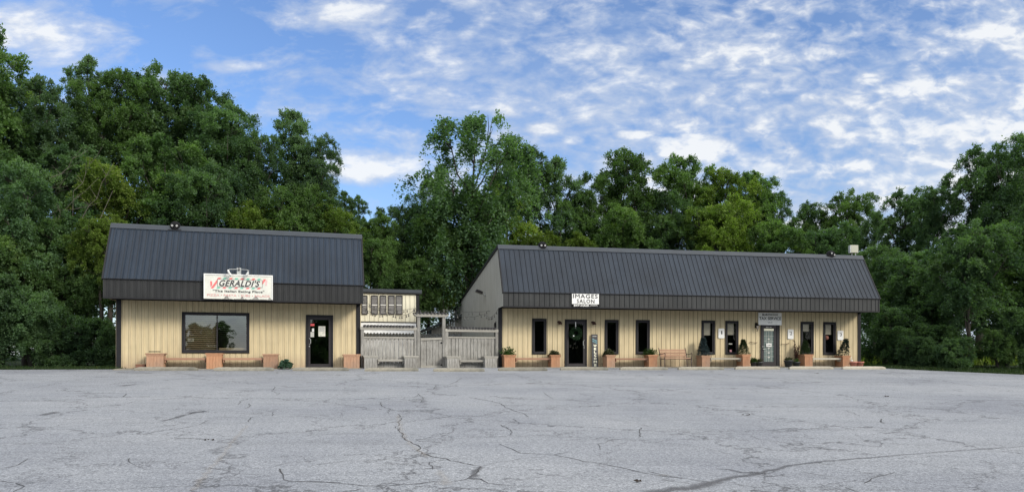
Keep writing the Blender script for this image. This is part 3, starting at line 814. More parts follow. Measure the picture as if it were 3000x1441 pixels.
def bench_plank(F, x0, x1, y0, y1, label, mat, front=.62, depth=.36, brackets=True, back=False):
    a, zt = F.hit(x0, y0, front); b = F.hit(x1, y0, front)[0]; zb = F.hit(x0, y1, front)[1]
    zt = F.hit((x0+x1)/2, y0, front)[1]; zb = zt-.085
    root = empty('plank_bench', F.W((a+b)/2, front-depth/2, 0), F.th, label, 'bench', 'plank seats spanning between planter boxes')
    L = b-a; m = MB()
    m.box(-L/2, L/2, -depth/2, -.005, zb, zt); m.box(-L/2, L/2, .005, depth/2, zb, zt)
    m.build('seat', mat, root, bevel=.005)
    for s in (-1, 1):
        MB().box(s*(L/2-.03)-.02, s*(L/2-.03)+.02, -depth/2+.03, depth/2-.03, zb-.09, zb-.001).build('cleat', mat, root)
    if back:
        MB().box(-L/2+.02, L/2-.02, depth/2-.03, depth/2-.01, -.05, zb-.1).build('skirt', M['grey_wood'], root)
    return root

planter(F1, 427, 480.5, 1034, .52, 'reddish planter box left of the picture window with black tray on top', M['cedar_worn'])
planter(F1, 603, 651, 1034, .52, 'reddish planter box standing under the middle of the picture window', M['cedar'])
planter(F1, 770, 815.5, 1036, .52, 'reddish planter box beside the trailing plant pot', M['cedar_worn'])
planter(F1, 1006, 1055, 1037, .52, 'reddish planter box at the right corner of the restaurant', M['cedar_worn'])
bench_plank(F1, 481, 602.5, 1048, 1055, 'plank bench left of the middle box under the picture window', M['plank'])
bench_plank(F1, 652, 769.5, 1048, 1055, 'plank bench right of the middle box under the picture window', M['plank'])
gm = dict(group='weathered grey planter boxes at the fence')
planter(FF, 1066, 1107, 1041, .5, 'grey planter box next to the restaurant corner, left of the fence bench', M['grey_wood'], .62, capm=M['grey_rail'], **gm)
planter(FF, 1184, 1225, 1042, .5, 'grey planter box just left of the gate', M['grey_wood'], .62, capm=M['grey_rail'], **gm)
planter(FF, 1309, 1348, 1043, .5, 'grey planter box just right of the gate', M['grey_wood'], .62, capm=M['grey_rail'], **gm)
planter(FF, 1420, 1458, 1043, .5, 'grey planter box at the right end of the fence by the salon corner', M['grey_wood'], .62, capm=M['grey_rail'], **gm)
bench_plank(FF, 1107, 1184, 1052, 1056, 'grey plank bench in front of the fence left of the gate', M['grey_rail'], .5, back=True)
bench_plank(FF, 1348, 1420, 1054, 1058, 'grey plank bench in front of the fence right of the gate', M['grey_rail'], .5, back=True)
PL = {}
for key, x0, x1, yt, lab, mt in (
    ('A', 1476.5, 1511, 1039, 'cedar planter box at the left corner of the salon holding a fern', 'cedar'),
    ('B', 1614, 1642, 1039, 'cedar planter box left of the salon door holding low shrub', 'cedar'),
    ('C', 1777, 1803, 1039, 'cedar planter box right of the welcome board holding round shrub', 'cedar_worn'),
    ('D', 1900, 1927, 1039, 'cedar planter box left of the park bench holding a fern', 'cedar'),
    ('E', 2056, 2081, 1041, 'cedar planter box right of the park bench holding blue spruce', 'cedar_worn'),
    ('F', 2175, 2199, 1037.5, 'cedar planter box left of the tax office door holding dwarf spruce', 'cedar'),
    ('G', 2357, 2382, 1037.5, 'orange cedar planter box right of the black pots holding conical spruce', 'cedar'),
    ('H', 2468.5, 2491, 1041, 'orange cedar planter box near the right corner holding leaning conifer', 'cedar')):
    PL[key] = planter(F2, x0, x1, yt, .60, lab, M[mt], .75)
bench_plank(F2, 1512, 1613, 1048, 1053, 'plank bench under the first salon window', M['plank'])
bench_plank(F2, 1804, 1899, 1048.5, 1053, 'plank bench under the salon window left of the park bench', M['plank'])
bench_plank(F2, 2082, 2173, 1047.5, 1052, 'pale plank bench under the number 1 sign', M['concrete_light'])
bench_plank(F2, 2382, 2467, 1048, 1053, 'pale plank bench under the last window near number 3 sign', M['concrete_light'])

def wheel_stop(x0, x1, yb, label, mat):
    A = Vector(ground_hit(x0, yb)); B = Vector(ground_hit(x1, yb)); L = (B-A).length
    th = math.atan2(B.y-A.y, B.x-A.x)
    c = (A+B)/2
    o = MB(); h = .135; w = .09; tp = .05; e = .06; n = 14
    prof = [(-w, 0), (-w, h*.45), (-tp, h), (tp, h), (w, h*.45), (w, 0)]
    rnd = random.Random(int(x0))
    rings = []
    for i in range(n+1):
        t = i/n; x = -L/2 + L*t
        ch = e if i in (0, n) else 0
        ring = []
        for (y, z) in prof:
            zz = z*(1-.3*(i in (0, n))) ; yy = y*(1-.15*(i in (0, n)))
            ring.append((x + rnd.uniform(-.004, .004), yy+rnd.uniform(-.003, .003), zz+rnd.uniform(-.004, .004) if z else -.03))
        rings.append(ring)
    for i in range(n):
        for j in range(len(prof)-1):
            o.poly([rings[i][j], rings[i+1][j], rings[i+1][j+1], rings[i][j+1]])
    o.poly(rings[0][::-1]); o.poly(rings[-1])
    ob = o.build('wheel_stop', mat, None)
    ob.location = c + Vector((0, .09, 0)); ob.rotation_euler = (0, -math.atan2(B.z-A.z, L)*1.0, th)
    tag(ob, label, 'wheel stop', 'concrete wheel stops along the front of the lot')
for x0, x1, yb, lab, mt in (
    (391, 576, 1085, 'stained concrete wheel stop in front of the leftmost plank bench', 'concrete'),
    (625, 800, 1085.5, 'stained concrete wheel stop before the middle box and plank bench of the restaurant', 'concrete'),
    (856, 1021, 1086, 'stained concrete wheel stop in front of the restaurant door', 'concrete'),
    (1067, 1225, 1087, 'mossy concrete wheel stop in front of the fence left of the gate', 'concrete'),
    (1269, 1419, 1088, 'mossy concrete wheel stop in front of the fence right of the gate', 'concrete'),
    (1459, 1603, 1086, 'cracked concrete wheel stop in front of the first salon bench', 'concrete'),
    (1642, 1781, 1084, 'grey concrete wheel stop in front of the salon door and welcome board', 'concrete'),
    (1817, 1956, 1083.5, 'grey concrete wheel stop left of and partly before the park bench', 'concrete'),
    (1988, 2121, 1083, 'concrete wheel stop with dark left end below the number 1 sign', 'concrete'),
    (2155, 2285, 1081.8, 'pale concrete wheel stop in front of the tax office door', 'concrete_light'),
    (2314, 2442, 1081.3, 'pale concrete wheel stop between tax office door and last window', 'concrete_light'),
    (2470, 2595, 1081.3, 'pale concrete wheel stop at the far right corner of the building', 'concrete_light')):
    wheel_stop(x0, x1, yb, lab, M[mt])

# park bench
def park_bench():
    a, _ = F2.hit(1941, 1060, .9); b, _ = F2.hit(2024, 1060, .9)
    L = b-a
    root = empty('park_bench', F2.W((a+b)/2, .75, F2.W((a+b)/2, .75)[2]), F2.th+R(4), 'slatted wooden park bench with brown iron arms against the cream wall', 'bench')
    for k in range(5):
        z = .50 + k*.078; y = .20 + k*.028
        MB().bar((-L/2, y, z), (L/2, y, z), .02, .055, (0, -.3, 1)).build('back_slat', M['slat'], root, bevel=.004)
    for k in range(5):
        y = -.25+k*.10
        MB().box(-L/2, L/2, y, y+.07, .415-.01*k, .437-.01*k).build('seat_slat', M['slat'], root, bevel=.004)
    for s in (-1, 1):
        x = s*(L/2-.015)
        m = MB()
        m.tube([(x, .12, 0), (x, .15, .2), (x, .17, .40), (x, .22, .6), (x, .34, .9)], .018, 6)
        m.tube([(x, -.30, 0), (x, -.27, .2), (x, -.26, .41)], .018, 6)
        m.tube([(x, -.28, .40), (x, -.05, .38), (x, .18, .38)], .018, 6)
        m.tube([(x, -.26, .40), (x, -.30, .52), (x, -.32, .62), (x, -.27, .66), (x, -.24, .62)], .014, 6)
        m.tube([(x, -.30, .645), (x, -.1, .62), (x, .1, .60), (x, .23, .62)], .015, 6)
        m.build('cast_side', M['iron'], root, True)
park_bench()

# ------------------------------------------------------------------ signs
def board(F, r, d, label, cat, mat, thick=.03, name='sign_board', lean=0):
    u0, u1, z0, z1 = r
    root = empty(name, F.W((u0+u1)/2, d, 0), F.th, label, cat)
    return root, (u1-u0)/2, z0, z1
def geraldi():
    d = 1.28+.16
    u0, z1 = F1.hit(598, 803.5, d); u1 = F1.hit(798, 840, d)[0]; z0 = F1.hit(598, 874, d)[1]; z1 = F1.hit(598, 803.5, d)[1]
    root = empty('restaurant_sign', F1.W((u0+u1)/2, d, 0), F1.th, 'white restaurant sign with red and green stripes and broken lower edge', 'sign')
    w = (u1-u0)/2; H = z1-z0
    # face with broken lower edge
    rnd = random.Random(3); xs = np.linspace(-w, w, 60); low = []
    for x in xs:
        t = (x+w)/(2*w); n = 0
        if .30 < t < .34: n = .10
        if .345 < t < .36: n = .03
        if .54 < t < .57: n = .10
        if .70 < t < .78: n = .16*(1-abs(t-.755)/.055) if abs(t-.755) < .055 else 0
        if .94 < t < .97: n = .06
        low.append(z0 + max(0, n) + rnd.uniform(-.012, .018)*(t > .25))
    m = MB()
    for i in range(59):
        m.poly([(xs[i], 0, low[i]), (xs[i+1], 0, low[i+1]), (xs[i+1], 0, z1), (xs[i], 0, z1)])
    m.build('sign_face', M['sign_white'], root)
    m = MB(); m.box(-w, w, .01, .14, z0+.16, z1-.01); m.build('sign_box', M['white_board'], root)
    m = MB(); m.box(-w+.04, w-.04, .008, .12, z0-.01, z0+.16); m.build('broken_sill', M['grey_wood'], root)
    m = MB(); t = .045
    m.box(-w-.012, w+.012, -.02, .15, z1-.008, z1+.035)
    m.box(-w-.012, -w+.025, -.02, .15, z0, z1-.008); m.box(w-.025, w+.012, -.02, .15, z0, z1-.008)
    m.build('sign_frame', M['white'], root)
    X = lambda px: -w + 2*w*(px-180)/(2245-180)
    Z = lambda px, py: z1 - H*((py-(240+(px-180)*.037))/733)
    def para(m_, pts, y=-.004):
        q = MB(); q.poly([(X(a), y, Z(a, b)) for a, b in pts]); q.build('stripe', m_, root)
    gr, rd = M['green'], M['red']
    tops = [(590, rd), (755, gr), (940, rd), (1110, gr), (1285, rd), (1455, gr), (1625, rd), (1795, gr)]
    for i, (x, mb) in enumerate(tops):
        yy = 345+i*6; para(mb, [(x-30, yy+45), (x+65, yy+47), (x+100, yy-3), (x+10, yy-5)])
    bots = [(540, gr), (720, rd), (895, gr), (1070, rd), (1240, gr), (1420, rd), (1590, gr), (1765, rd)]
    for i, (x, mb) in enumerate(bots):
        yy = 640+i*6; para(mb, [(x, yy+32), (x+90, yy+35), (x+125, yy-10), (x+35, yy-12)])
    para(rd, [(355, 450), (415, 450), (420, 560), (375, 640)])
    para(rd, [(370, 668), (450, 668), (575, 490), (575, 385)], -.005)
    para(rd, [(1940, 570), (1942, 475), (1975, 405), (2060, 405)], -.005)
    para(M['pink'], [(2030, 480), (2082, 405), (2082, 598), (2035, 596)], -.0055)
    nb = MB(); x0, x1_ = X(572), X(1937); zb0, zb1 = Z(1250, 640), Z(1250, 412)
    for a, b, c, e in ((x0, x1_, zb1-.012, zb1), (x0, x1_, zb0, zb0+.012), (x0, x0+.012, zb0+.012, zb1-.012), (x1_-.012, x1_, zb0+.012, zb1-.012)):
        nb.box(a, b, -.010, -.007, c, e)
    nb.build('name_border', M['letter'], root)
    MB().box(x0+.012, x1_-.012, -.008, -.006, zb0+.012, zb1-.012).build('name_panel', M['sign_white'], root)
    lettering("GERALDI'S", root, X(635), X(1860), zb0+.03, zb1-.03, -.012, M['letter'], shear=.35, bold=.014, space=1.1)
    lettering('"The Italian Eating Place"', root, X(440), X(1995), Z(1220, 825), Z(1220, 738), -.006, M['letter'], bold=.012)
    lettering('PIZZA • PASTA • SUBS • SALADS', root, X(272), X(2160), Z(1220, 935), Z(1220, 868), -.006, M['letter_red'], bold=.006)
    # lamp above
    lx = X(1220); zt = z1+.035
    lr = empty('sign_lamp', F1.W((u0+u1)/2 + lx, d, zt), F1.th, 'twin white gooseneck lamp on a grey post above the restaurant sign', 'lamp')
    MB().box(-.075, .075, .02, .08, -.05, .26).build('post', M['galv'], lr)
    MB().tube([(0, .02, .20), (0, -.05, .20)], .045, 12).build('junction_box', M['frame'], lr)
    for s, tag_ in ((-1, 'l'), (1, 'r')):
        m = MB(); m.tube([(0, -.04, .2), (s*.15, -.12, .18), (s*.32, -.22, .16), (s*.36, -.24, .11)], .012, 6); m.build('arm', M['galv'], lr)
        m = MB(); m.tube([(s*.365, -.24, .14), (s*.35, -.22, .06), (s*.30, -.17, -.03), (s*.27, -.14, -.055)], [.03, .04, .045, .06], 10)
        m.build('lamp_head', M['white'], lr, True)
geraldi()

def images_sign():
    d = 1.33+.05
    u0, u1, z0, z1 = F2.rect(1676, 859.5, 1754.6, 890.5, d); zb = F2.hit(1715, 898.8, d)[1]
    root = empty('salon_sign', F2.W((u0+u1)/2, d, 0), F2.th, 'white salon sign with black capitals and phone strip on the fascia', 'sign')
    w = (u1-u0)/2
    MB().box(-w, w, 0, .03, z0, z1).build('sign_face', M['white'], root)
    MB().box(-w, w, .001, .028, zb, z0-.002).build('phone_strip', M['black'], root)
    H = z1-z0
    lettering('IMAGES', root, -w*.92, w*.9, z0+H*.56, z0+H*.92, -.003, M['letter'], bold=.014, space=1.15)
    lettering('SALON', root, -w*.64, w*.66, z0+H*.10, z0+H*.45, -.003, M['letter'], bold=.014, space=1.2)
    lettering('847-HAIR', root, -w*.87, w*.28, zb+.02, z0-.025, -.003, M['white'], bold=.02, name='phone_number')
    lettering('(4247)', root, w*.36, w*.88, zb+.03, z0-.03, -.003, M['white'], bold=.01, name='phone_number')
images_sign()

def tax_sign():
    u0, u1, z0, z1 = F2.rect(2222, 915.6, 2290, 951.7, .06)
    root = empty('tax_office_sign', F2.W((u0+u1)/2, .06, 0), F2.th, 'faded white tax service sign mounted above the tax office door', 'sign')
    w = (u1-u0)/2; H = z1-z0
    m = MB(); m.box(-w, w, 0, .02, z0+.0, z1); m.build('sign_face', M['cap_white'], root)
    lettering('TAX SERVICE', root, -w*.93, w*.94, z0+H*.42, z0+H*.65, -.003, M['letter_grey'], bold=.018)
    lettering('LLC', root, -w*.18, w*.2, z0+H*.16, z0+H*.27, -.003, M['letter_grey'], bold=.01)
    lettering('BURCH', root, -w*.66, w*.14, z0+H*.76, z0+H*.90, -.003, M['letter_grey'], bold=.03, name='painted_over_letters')
    MB().box(w*.18, w*.68, -.0025, -.001, z0+H*.75, z0+H*.91).build('overpaint_patch', M['letter_ghost'], root)
tax_sign()

for txt, (x0, y0, x1, y1), lab in (('1', (2104.8, 961.8, 2122.4, 990.3), 'white rounded parking sign with black number 1'),
                                   ('2', (2308.2, 964.3, 2325.1, 992.6), 'white rounded parking sign with black number 2'),
                                   ('3', (2454.2, 968, 2471, 995.8), 'white rounded parking sign with black number 3')):
    u0, u1, z0, z1 = F2.rect(x0, y0, x1, y1, .05)
    root = empty('number_sign', F2.W((u0+u1)/2, .05, 0), F2.th, lab, 'sign', 'numbered parking signs on the salon wall')
    w = (u1-u0)/2; H = z1-z0; r = .045
    pts = []
    for cx, cz, a in ((w-r, z1-r, 0), (-w+r, z1-r, 90), (-w+r, z0+r, 180), (w-r, z0+r, 270)):
        for k in range(5):
            t = R(a + 22.5*k); pts.append((cx+r*math.cos(t), cz+r*math.sin(t)))
    m = MB(); m.poly([(x, 0, z) for x, z in pts][::-1]); m.poly([(x, .015, z) for x, z in pts])
    for i in range(len(pts)):
        p, q = pts[i], pts[(i+1) % len(pts)]; m.poly([(p[0], 0, p[1]), (q[0], 0, q[1]), (q[0], .015, q[1]), (p[0], .015, p[1])])
    m.build('sign_face', M['white'], root)
    lettering(txt, root, -w*.22 if txt != '1' else -w*.1, w*.42 if txt != '1' else w*.28, z0+H*.42, z0+H*.76, -.003, M['letter'], bold=.008)
    lettering('#', root, -w*.66, -w*.38, z0+H*.66, z0+H*.76, -.003, M['letter_grey'])
    MB().box(-w*.75, w*.8, -.003, -.001, z0+H*.84, z0+H*.87).build('small_print', M['letter_ghost'], root)

def welcome():
    u0, u1, z0, z1 = F2.rect(1733.6, 979.8, 1751.6, 1074, .14)
    gp = F2.W((u0+u1)/2, .2)
    root = empty('welcome_board', (gp[0], gp[1], gp[2]), F2.th, 'tall dark welcome board leaning on the wall beside the salon door', 'sign')
    root.rotation_euler = (R(-3.5), 0, F2.th)
    w = (u1-u0)/2; H = z1-z0+.04
    MB().box(-w, w, 0, .03, .005, H).build('plank', M['board_dark'], root, bevel=.004)
    for i, ch in enumerate('WELCOME'):
        zc = H*(.655 - i*.0975)
        hw = .07 if ch in 'WM' else (.048 if ch != 'O' else .056)
        lettering(ch, root, -hw+.012, hw+.012, zc-.048, zc+.048, -.003, M['cream_letter'], bold=.03)
    for k, s in enumerate(('SALON', 'IMAGES')):
        lettering(s, root, -w*.8, w*.8, H*(.765+k*.06)-.025, H*(.765+k*.06)+.03, -.003, M['teal'], bold=.02, rot=R(-25))
    lettering('TO OUR', root, -w*.7, w*.7, H*.90, H*.95, -.003, M['letter_ghost'], rot=R(12), name='chalk_line') if 0 else None
    m = MB(); m.box(-w*.7, w*.6, -.003, -.001, H*.93, H*.95); m.build('chalk_mark', M['letter_ghost'], root)
welcome()

# small papers on glass: parts of nothing, they are things hung on the doors
def sheet(F, x0, y0, x1, y1, d, name, label, cat, mat, text=None, tm=None):
    u0, u1, z0, z1 = F.rect(x0, y0, x1, y1, d)
    root = empty(name, F.W((u0+u1)/2, d, 0), F.th, label, cat)
    w = (u1-u0)/2
    MB().box(-w, w, 0, .004, z0, z1).build('sheet', mat, root)
    if text: lettering(text, root, -w*.8, w*.8, z0+(z1-z0)*.3, z0+(z1-z0)*.7, -.003, tm or M['letter'], bold=.01)
    return root, w, z0, z1
pr, w, z0, z1 = sheet(F1, 933, 955, 953, 985, .012, 'poster', 'printed poster taped inside the restaurant door glass', 'poster', M['poster'])
MB().box(-w*.75, w*.75, -.004, -.002, z0+(z1-z0)*.45, z0+(z1-z0)*.92).build('picture', M['succulent'] if 0 else M['letter_ghost'], pr)
sheet(F1, 914, 961.5, 920.3, 971, .012, 'notice_card', 'small white card in the restaurant door glass', 'card', M['white'])
sheet(F1, 909.5, 948, 921, 954.5, .012, 'red_door_sign', 'red sign at the top corner of the restaurant door glass', 'sign', M['neon_red'])
sheet(F1, 909.5, 972, 920, 987, .012, 'hours_sticker', 'grey opening hours sticker below the white door card', 'sticker', M['letter_ghost'])
sheet(F1, 549.5, 990.5, 568, 1000, -.03, 'closed_sign', 'small closed sign behind the left pane of the picture window', 'sign', M['paper'], 'CLOSED')
sheet(F2, 2245, 1005.5, 2260.5, 1015.3, .06, 'closed_sign', 'white closed sign hanging on the tax office door glass', 'sign', M['white'], 'CLOSED', M['letter_grey'])
sheet(F2, 2138, 1024, 2144, 1030.5, .0, 'round_sticker', 'small red and white sticker low in the window right of number 1 sign', 'sticker', M['pink'])
sheet(F2, 2135, 1005.5, 2145, 1008, .0, 'window_decal', 'pale strip decal in the window right of number 1 sign', 'decal', M['letter_ghost'])

# pink flower hanging in the last window
u, z = F2.hit(2426, 989); fr = empty('window_ornament', F2.W(u, -.14, z), F2.th, 'round pink ornament hanging inside the last window', 'ornament')
m = MB(); m.lathe([(.001, -.11), (.07, -.09), (.11, -.02), (.11, .04), (.06, .10), (.001, .12)], 14); m.build('ball', M['terra'], fr, True)
m = MB(); m.tube([(0, 0, .1), (0, 0, .3)], .006, 4); m.build('hanger', M['succulent'], fr)

# wall lights
def sconce(px, py, label):
    u, z = F2.hit(px, py, .08)
    r = empty('wall_sconce', F2.W(u, .02, z), F2.th, label, 'wall lamp', 'small bronze sconces flanking the salon door')
    m = MB(); m.tube([(0, .02, .02), (0, -.03, .02)], .055, 12); m.build('back_plate', M['bronze'], r)
    m = MB(); m.tube([(0, -.03, .02), (.02, -.09, .06), (.05, -.13, .03)], .014, 6); m.build('arm', M['bronze'], r)
    m = MB(); m.lathe([(.02, .05), (.05, .02), (.085, -.06), (.10, -.09)], 14, .05, -.13); m.build('shade', M['bronze'], r, True)
sconce(1637, 944, 'bronze bell sconce on the wall left of the salon door')
sconce(1736.5, 945, 'bronze bell sconce on the wall right of the salon door')
u, z = F2.hit(2218.5, 957, .14)
r = empty('wall_lantern', F2.W(u, .02, z), F2.th, 'black carriage lantern left of the tax office door', 'wall lamp')
m = MB(); m.box(-.05, .05, -.02, .01, -.05, .20); m.tube([(0, -.02, .15), (0, -.10, .20), (0, -.15, .16)], .013, 6); m.build('bracket', M['black'], r)
m = MB(); m.lathe([(.03, -.12), (.07, .05)], 6, 0, -.15); m.build('glass', M['lamp_glass'], r)
m = MB(); m.lathe([(.001, .14), (.05, .10), (.095, .055), (.075, .05)], 6, 0, -.15); m.tube([(0, -.15, -.11), (0, -.15, -.17), (0, -.12, -.21), (0, -.06, -.19)], .012, 6)
for k in range(6):
    t = 2*math.pi*(k+.5)/6; m.tube([(.03*math.cos(t), -.15+.03*math.sin(t), -.12), (.072*math.cos(t), -.15+.072*math.sin(t), .055)], .006, 4)
m.build('cage', M['black'], r)

# curved door rails
for (px, py, sgn, lab) in ((2208, 1003, 1, 'thin brown wall rail left of the tax office door'), (2301, 1008, -1, 'thin brown wall rail right of the tax office door')):
    u, z = F2.hit(px, py, .05)
    o = MB(); o.tube([(-.18, .0, .02), (-.18, -.07, .02), (0, -.09, -.01), (.18, -.07, .0 if sgn > 0 else .05), (.18, 0, .0 if sgn > 0 else .05)], .013, 6)
    ob = o.build('wall_rail', M['bronze'], None, True); ob.location = F2.W(u, .0, z); ob.rotation_euler = (0, 0, F2.th)
    tag(ob, lab, 'rail')

# roof spots: a hooded twin lamp
def roof_spot(F, px, py, dback, lean, label, zb):
    u = F.hit(px, py, dback)[0]
    r = empty('roof_spotlight', F.W(u, dback, zb), F.th, label, 'spotlight', 'black twin spotlights on the roof edge')
    r.rotation_euler = (0, lean, F.th)
    m = MB(); s = []
    m.lathe([(.21, -.05), (.215, .08), (.20, .16), (.15, .25), (.07, .30), (.001, .31)], 18, 0, .0)
    m.build('hood', M['black'], r, True)
    m = MB(); m.box(-.24, .24, -.20, .22, -.09, -.045); m.tube([(0, -.05, -.09), (0, -.1, -.2)], .035, 6); m.build('mount', M['black'], r)
    for s_ in (-1, 1):
        m = MB(); m.tube([(s_*.085, -.10, .12), (s_*.085, -.225, .10)], [.055, .07], 12); lm = m.build('lamp', M['black'], r)
        m = MB(); m.tube([(s_*.085, -.226, .10), (s_*.085, -.24, .0985)], [.045, .04], 12); m.build('lens', M['led'], lm)
roof_spot(F1, 514, 664, -.02, 0, 'black twin spotlight on the restaurant roof edge', 5.50)
roof_spot(F2, 1588.5, 720, -.02, 0, 'black twin spotlight near the left end of the salon roof', 5.40)
roof_spot(F2, 2430, 746, -.02, R(28), 'tilted black twin spotlight near the right end of the salon roof', 5.42)
u = F2.hit(2501, 735, -.9)[0]
r = empty('roof_box', F2.W(u, -.9, 5.3), F2.th, 'beige box on a thin post behind the right end of the ridge', 'utility box')
zb = F2.hit(2501, 741, -.9)[1]-5.3; zt = F2.hit(2501, 718.5, -.9)[1]-5.3
MB().box(-.20, .21, -.08, .10, zb, zt).build('cabinet', M['beige_box'], r, bevel=.01)
MB().box(-.235, -.2005, -.07, .09, zb-.01, zt-.01).build('side_cover', M['galv'], r)
m = MB(); m.tube([(.1, 0, -.1), (.1, 0, zb)], .025, 8); m.tube([(-.1, 0, -.1), (-.1, 0, zb)], .015, 8); m.build('post', M['galv'], r)

# small odds
u, z = F1.hit(453, 1033, .5)
m = MB(); m.box(-.19, .19, -.1, .1, 0, .03); ob = m.build('serving_tray', M['black'], None, bevel=.008); ob.location = F1.W(u, .5, .645); ob.rotation_euler = (0, 0, F1.th); tag(ob, 'flat black tray lying on the leftmost planter box', 'tray')
u, z = F1.hit(412, 1068, .4)
r = empty('wooden_crate', F1.W(u, .35), F1.th, 'low brown crate left of the leftmost planter box', 'crate')
m = MB(); m.box(-.16, .16, -.12, -.10, 0, .17); m.box(-.16, .16, .10, .12, 0, .17); m.box(-.16, -.14, -.1, .1, 0, .17); m.box(.14, .16, -.1, .1, 0, .17); m.build('sides', M['cedar_dark'], r)
MB().box(-.175, .175, -.135, .135, .171, .19).build('lid', M['cedar_worn'], r)
# hidden door mats of debris omitted

# ------------------------------------------------------------------ foliage generator
def leaf_mesh(name, P, A, B, S, tint, mat, shape=.32):
    """P origin, A long axis, B width axis (unit), S size; rhombic leaf quads"""
    n = len(P); S = S[:, None]
    v = np.empty((n, 4, 3), 'f')
    v[:, 0] = P; v[:, 1] = P + A*S*.45 + B*S*shape; v[:, 2] = P + A*S; v[:, 3] = P + A*S*.5 - B*S*shape
    me = bpy.data.meshes.new(name)
    me.vertices.add(n*4); me.vertices.foreach_set('co', v.reshape(-1))
    me.loops.add(n*4); me.loops.foreach_set('vertex_index', np.arange(n*4, dtype='i'))
    me.polygons.add(n); me.polygons.foreach_set('loop_start', np.arange(0, n*4, 4, dtype='i'))
    me.polygons.foreach_set('loop_total', np.full(n, 4, 'i'))
    at = me.attributes.new('tint', 'FLOAT', 'FACE'); at.data.foreach_set('value', tint.astype('f'))
    me.update(calc_edges=True); me.materials.append(mat)
    return me
def unit(a): return a/np.maximum(np.linalg.norm(a, axis=-1, keepdims=True), 1e-6)

def twigs_to_leaves(rng, C, D, L, per, droop, leaf, jit=.07, flat=.6, ctint=None):
    """C twig starts, D directions, L lengths"""
    n = len(C); t = rng.uniform(.12, 1.0, (n, per))
    P = C[:, None] + D[:, None]*(L[:, None]*t)[..., None]
    P[..., 2] -= droop*(t**2)*L[:, None]
    P += rng.normal(0, jit, P.shape)
    side = unit(np.cross(D, np.array([0, 0, 1.0])))[:, None]*np.where(rng.random((n, per)) < .5, -1, 1)[..., None]
    A = unit(D[:, None]*.7 + side*.9 + rng.normal(0, .45, P.shape) + np.array([0, 0, -.25*droop]))
    Nn = unit(np.array([0, 0, flat]) + rng.normal(0, .32, P.shape))
    B = unit(np.cross(Nn, A))
    S = leaf*rng.uniform(.6, 1.25, (n, per))
    ti = rng.uniform(0, 1, (n, per))*.40 + .22 + (0 if ctint is None else ctint[:, None])
    return P.reshape(-1, 3), A.reshape(-1, 3), B.reshape(-1, 3), S.reshape(-1), np.clip(ti.reshape(-1), 0, 1)

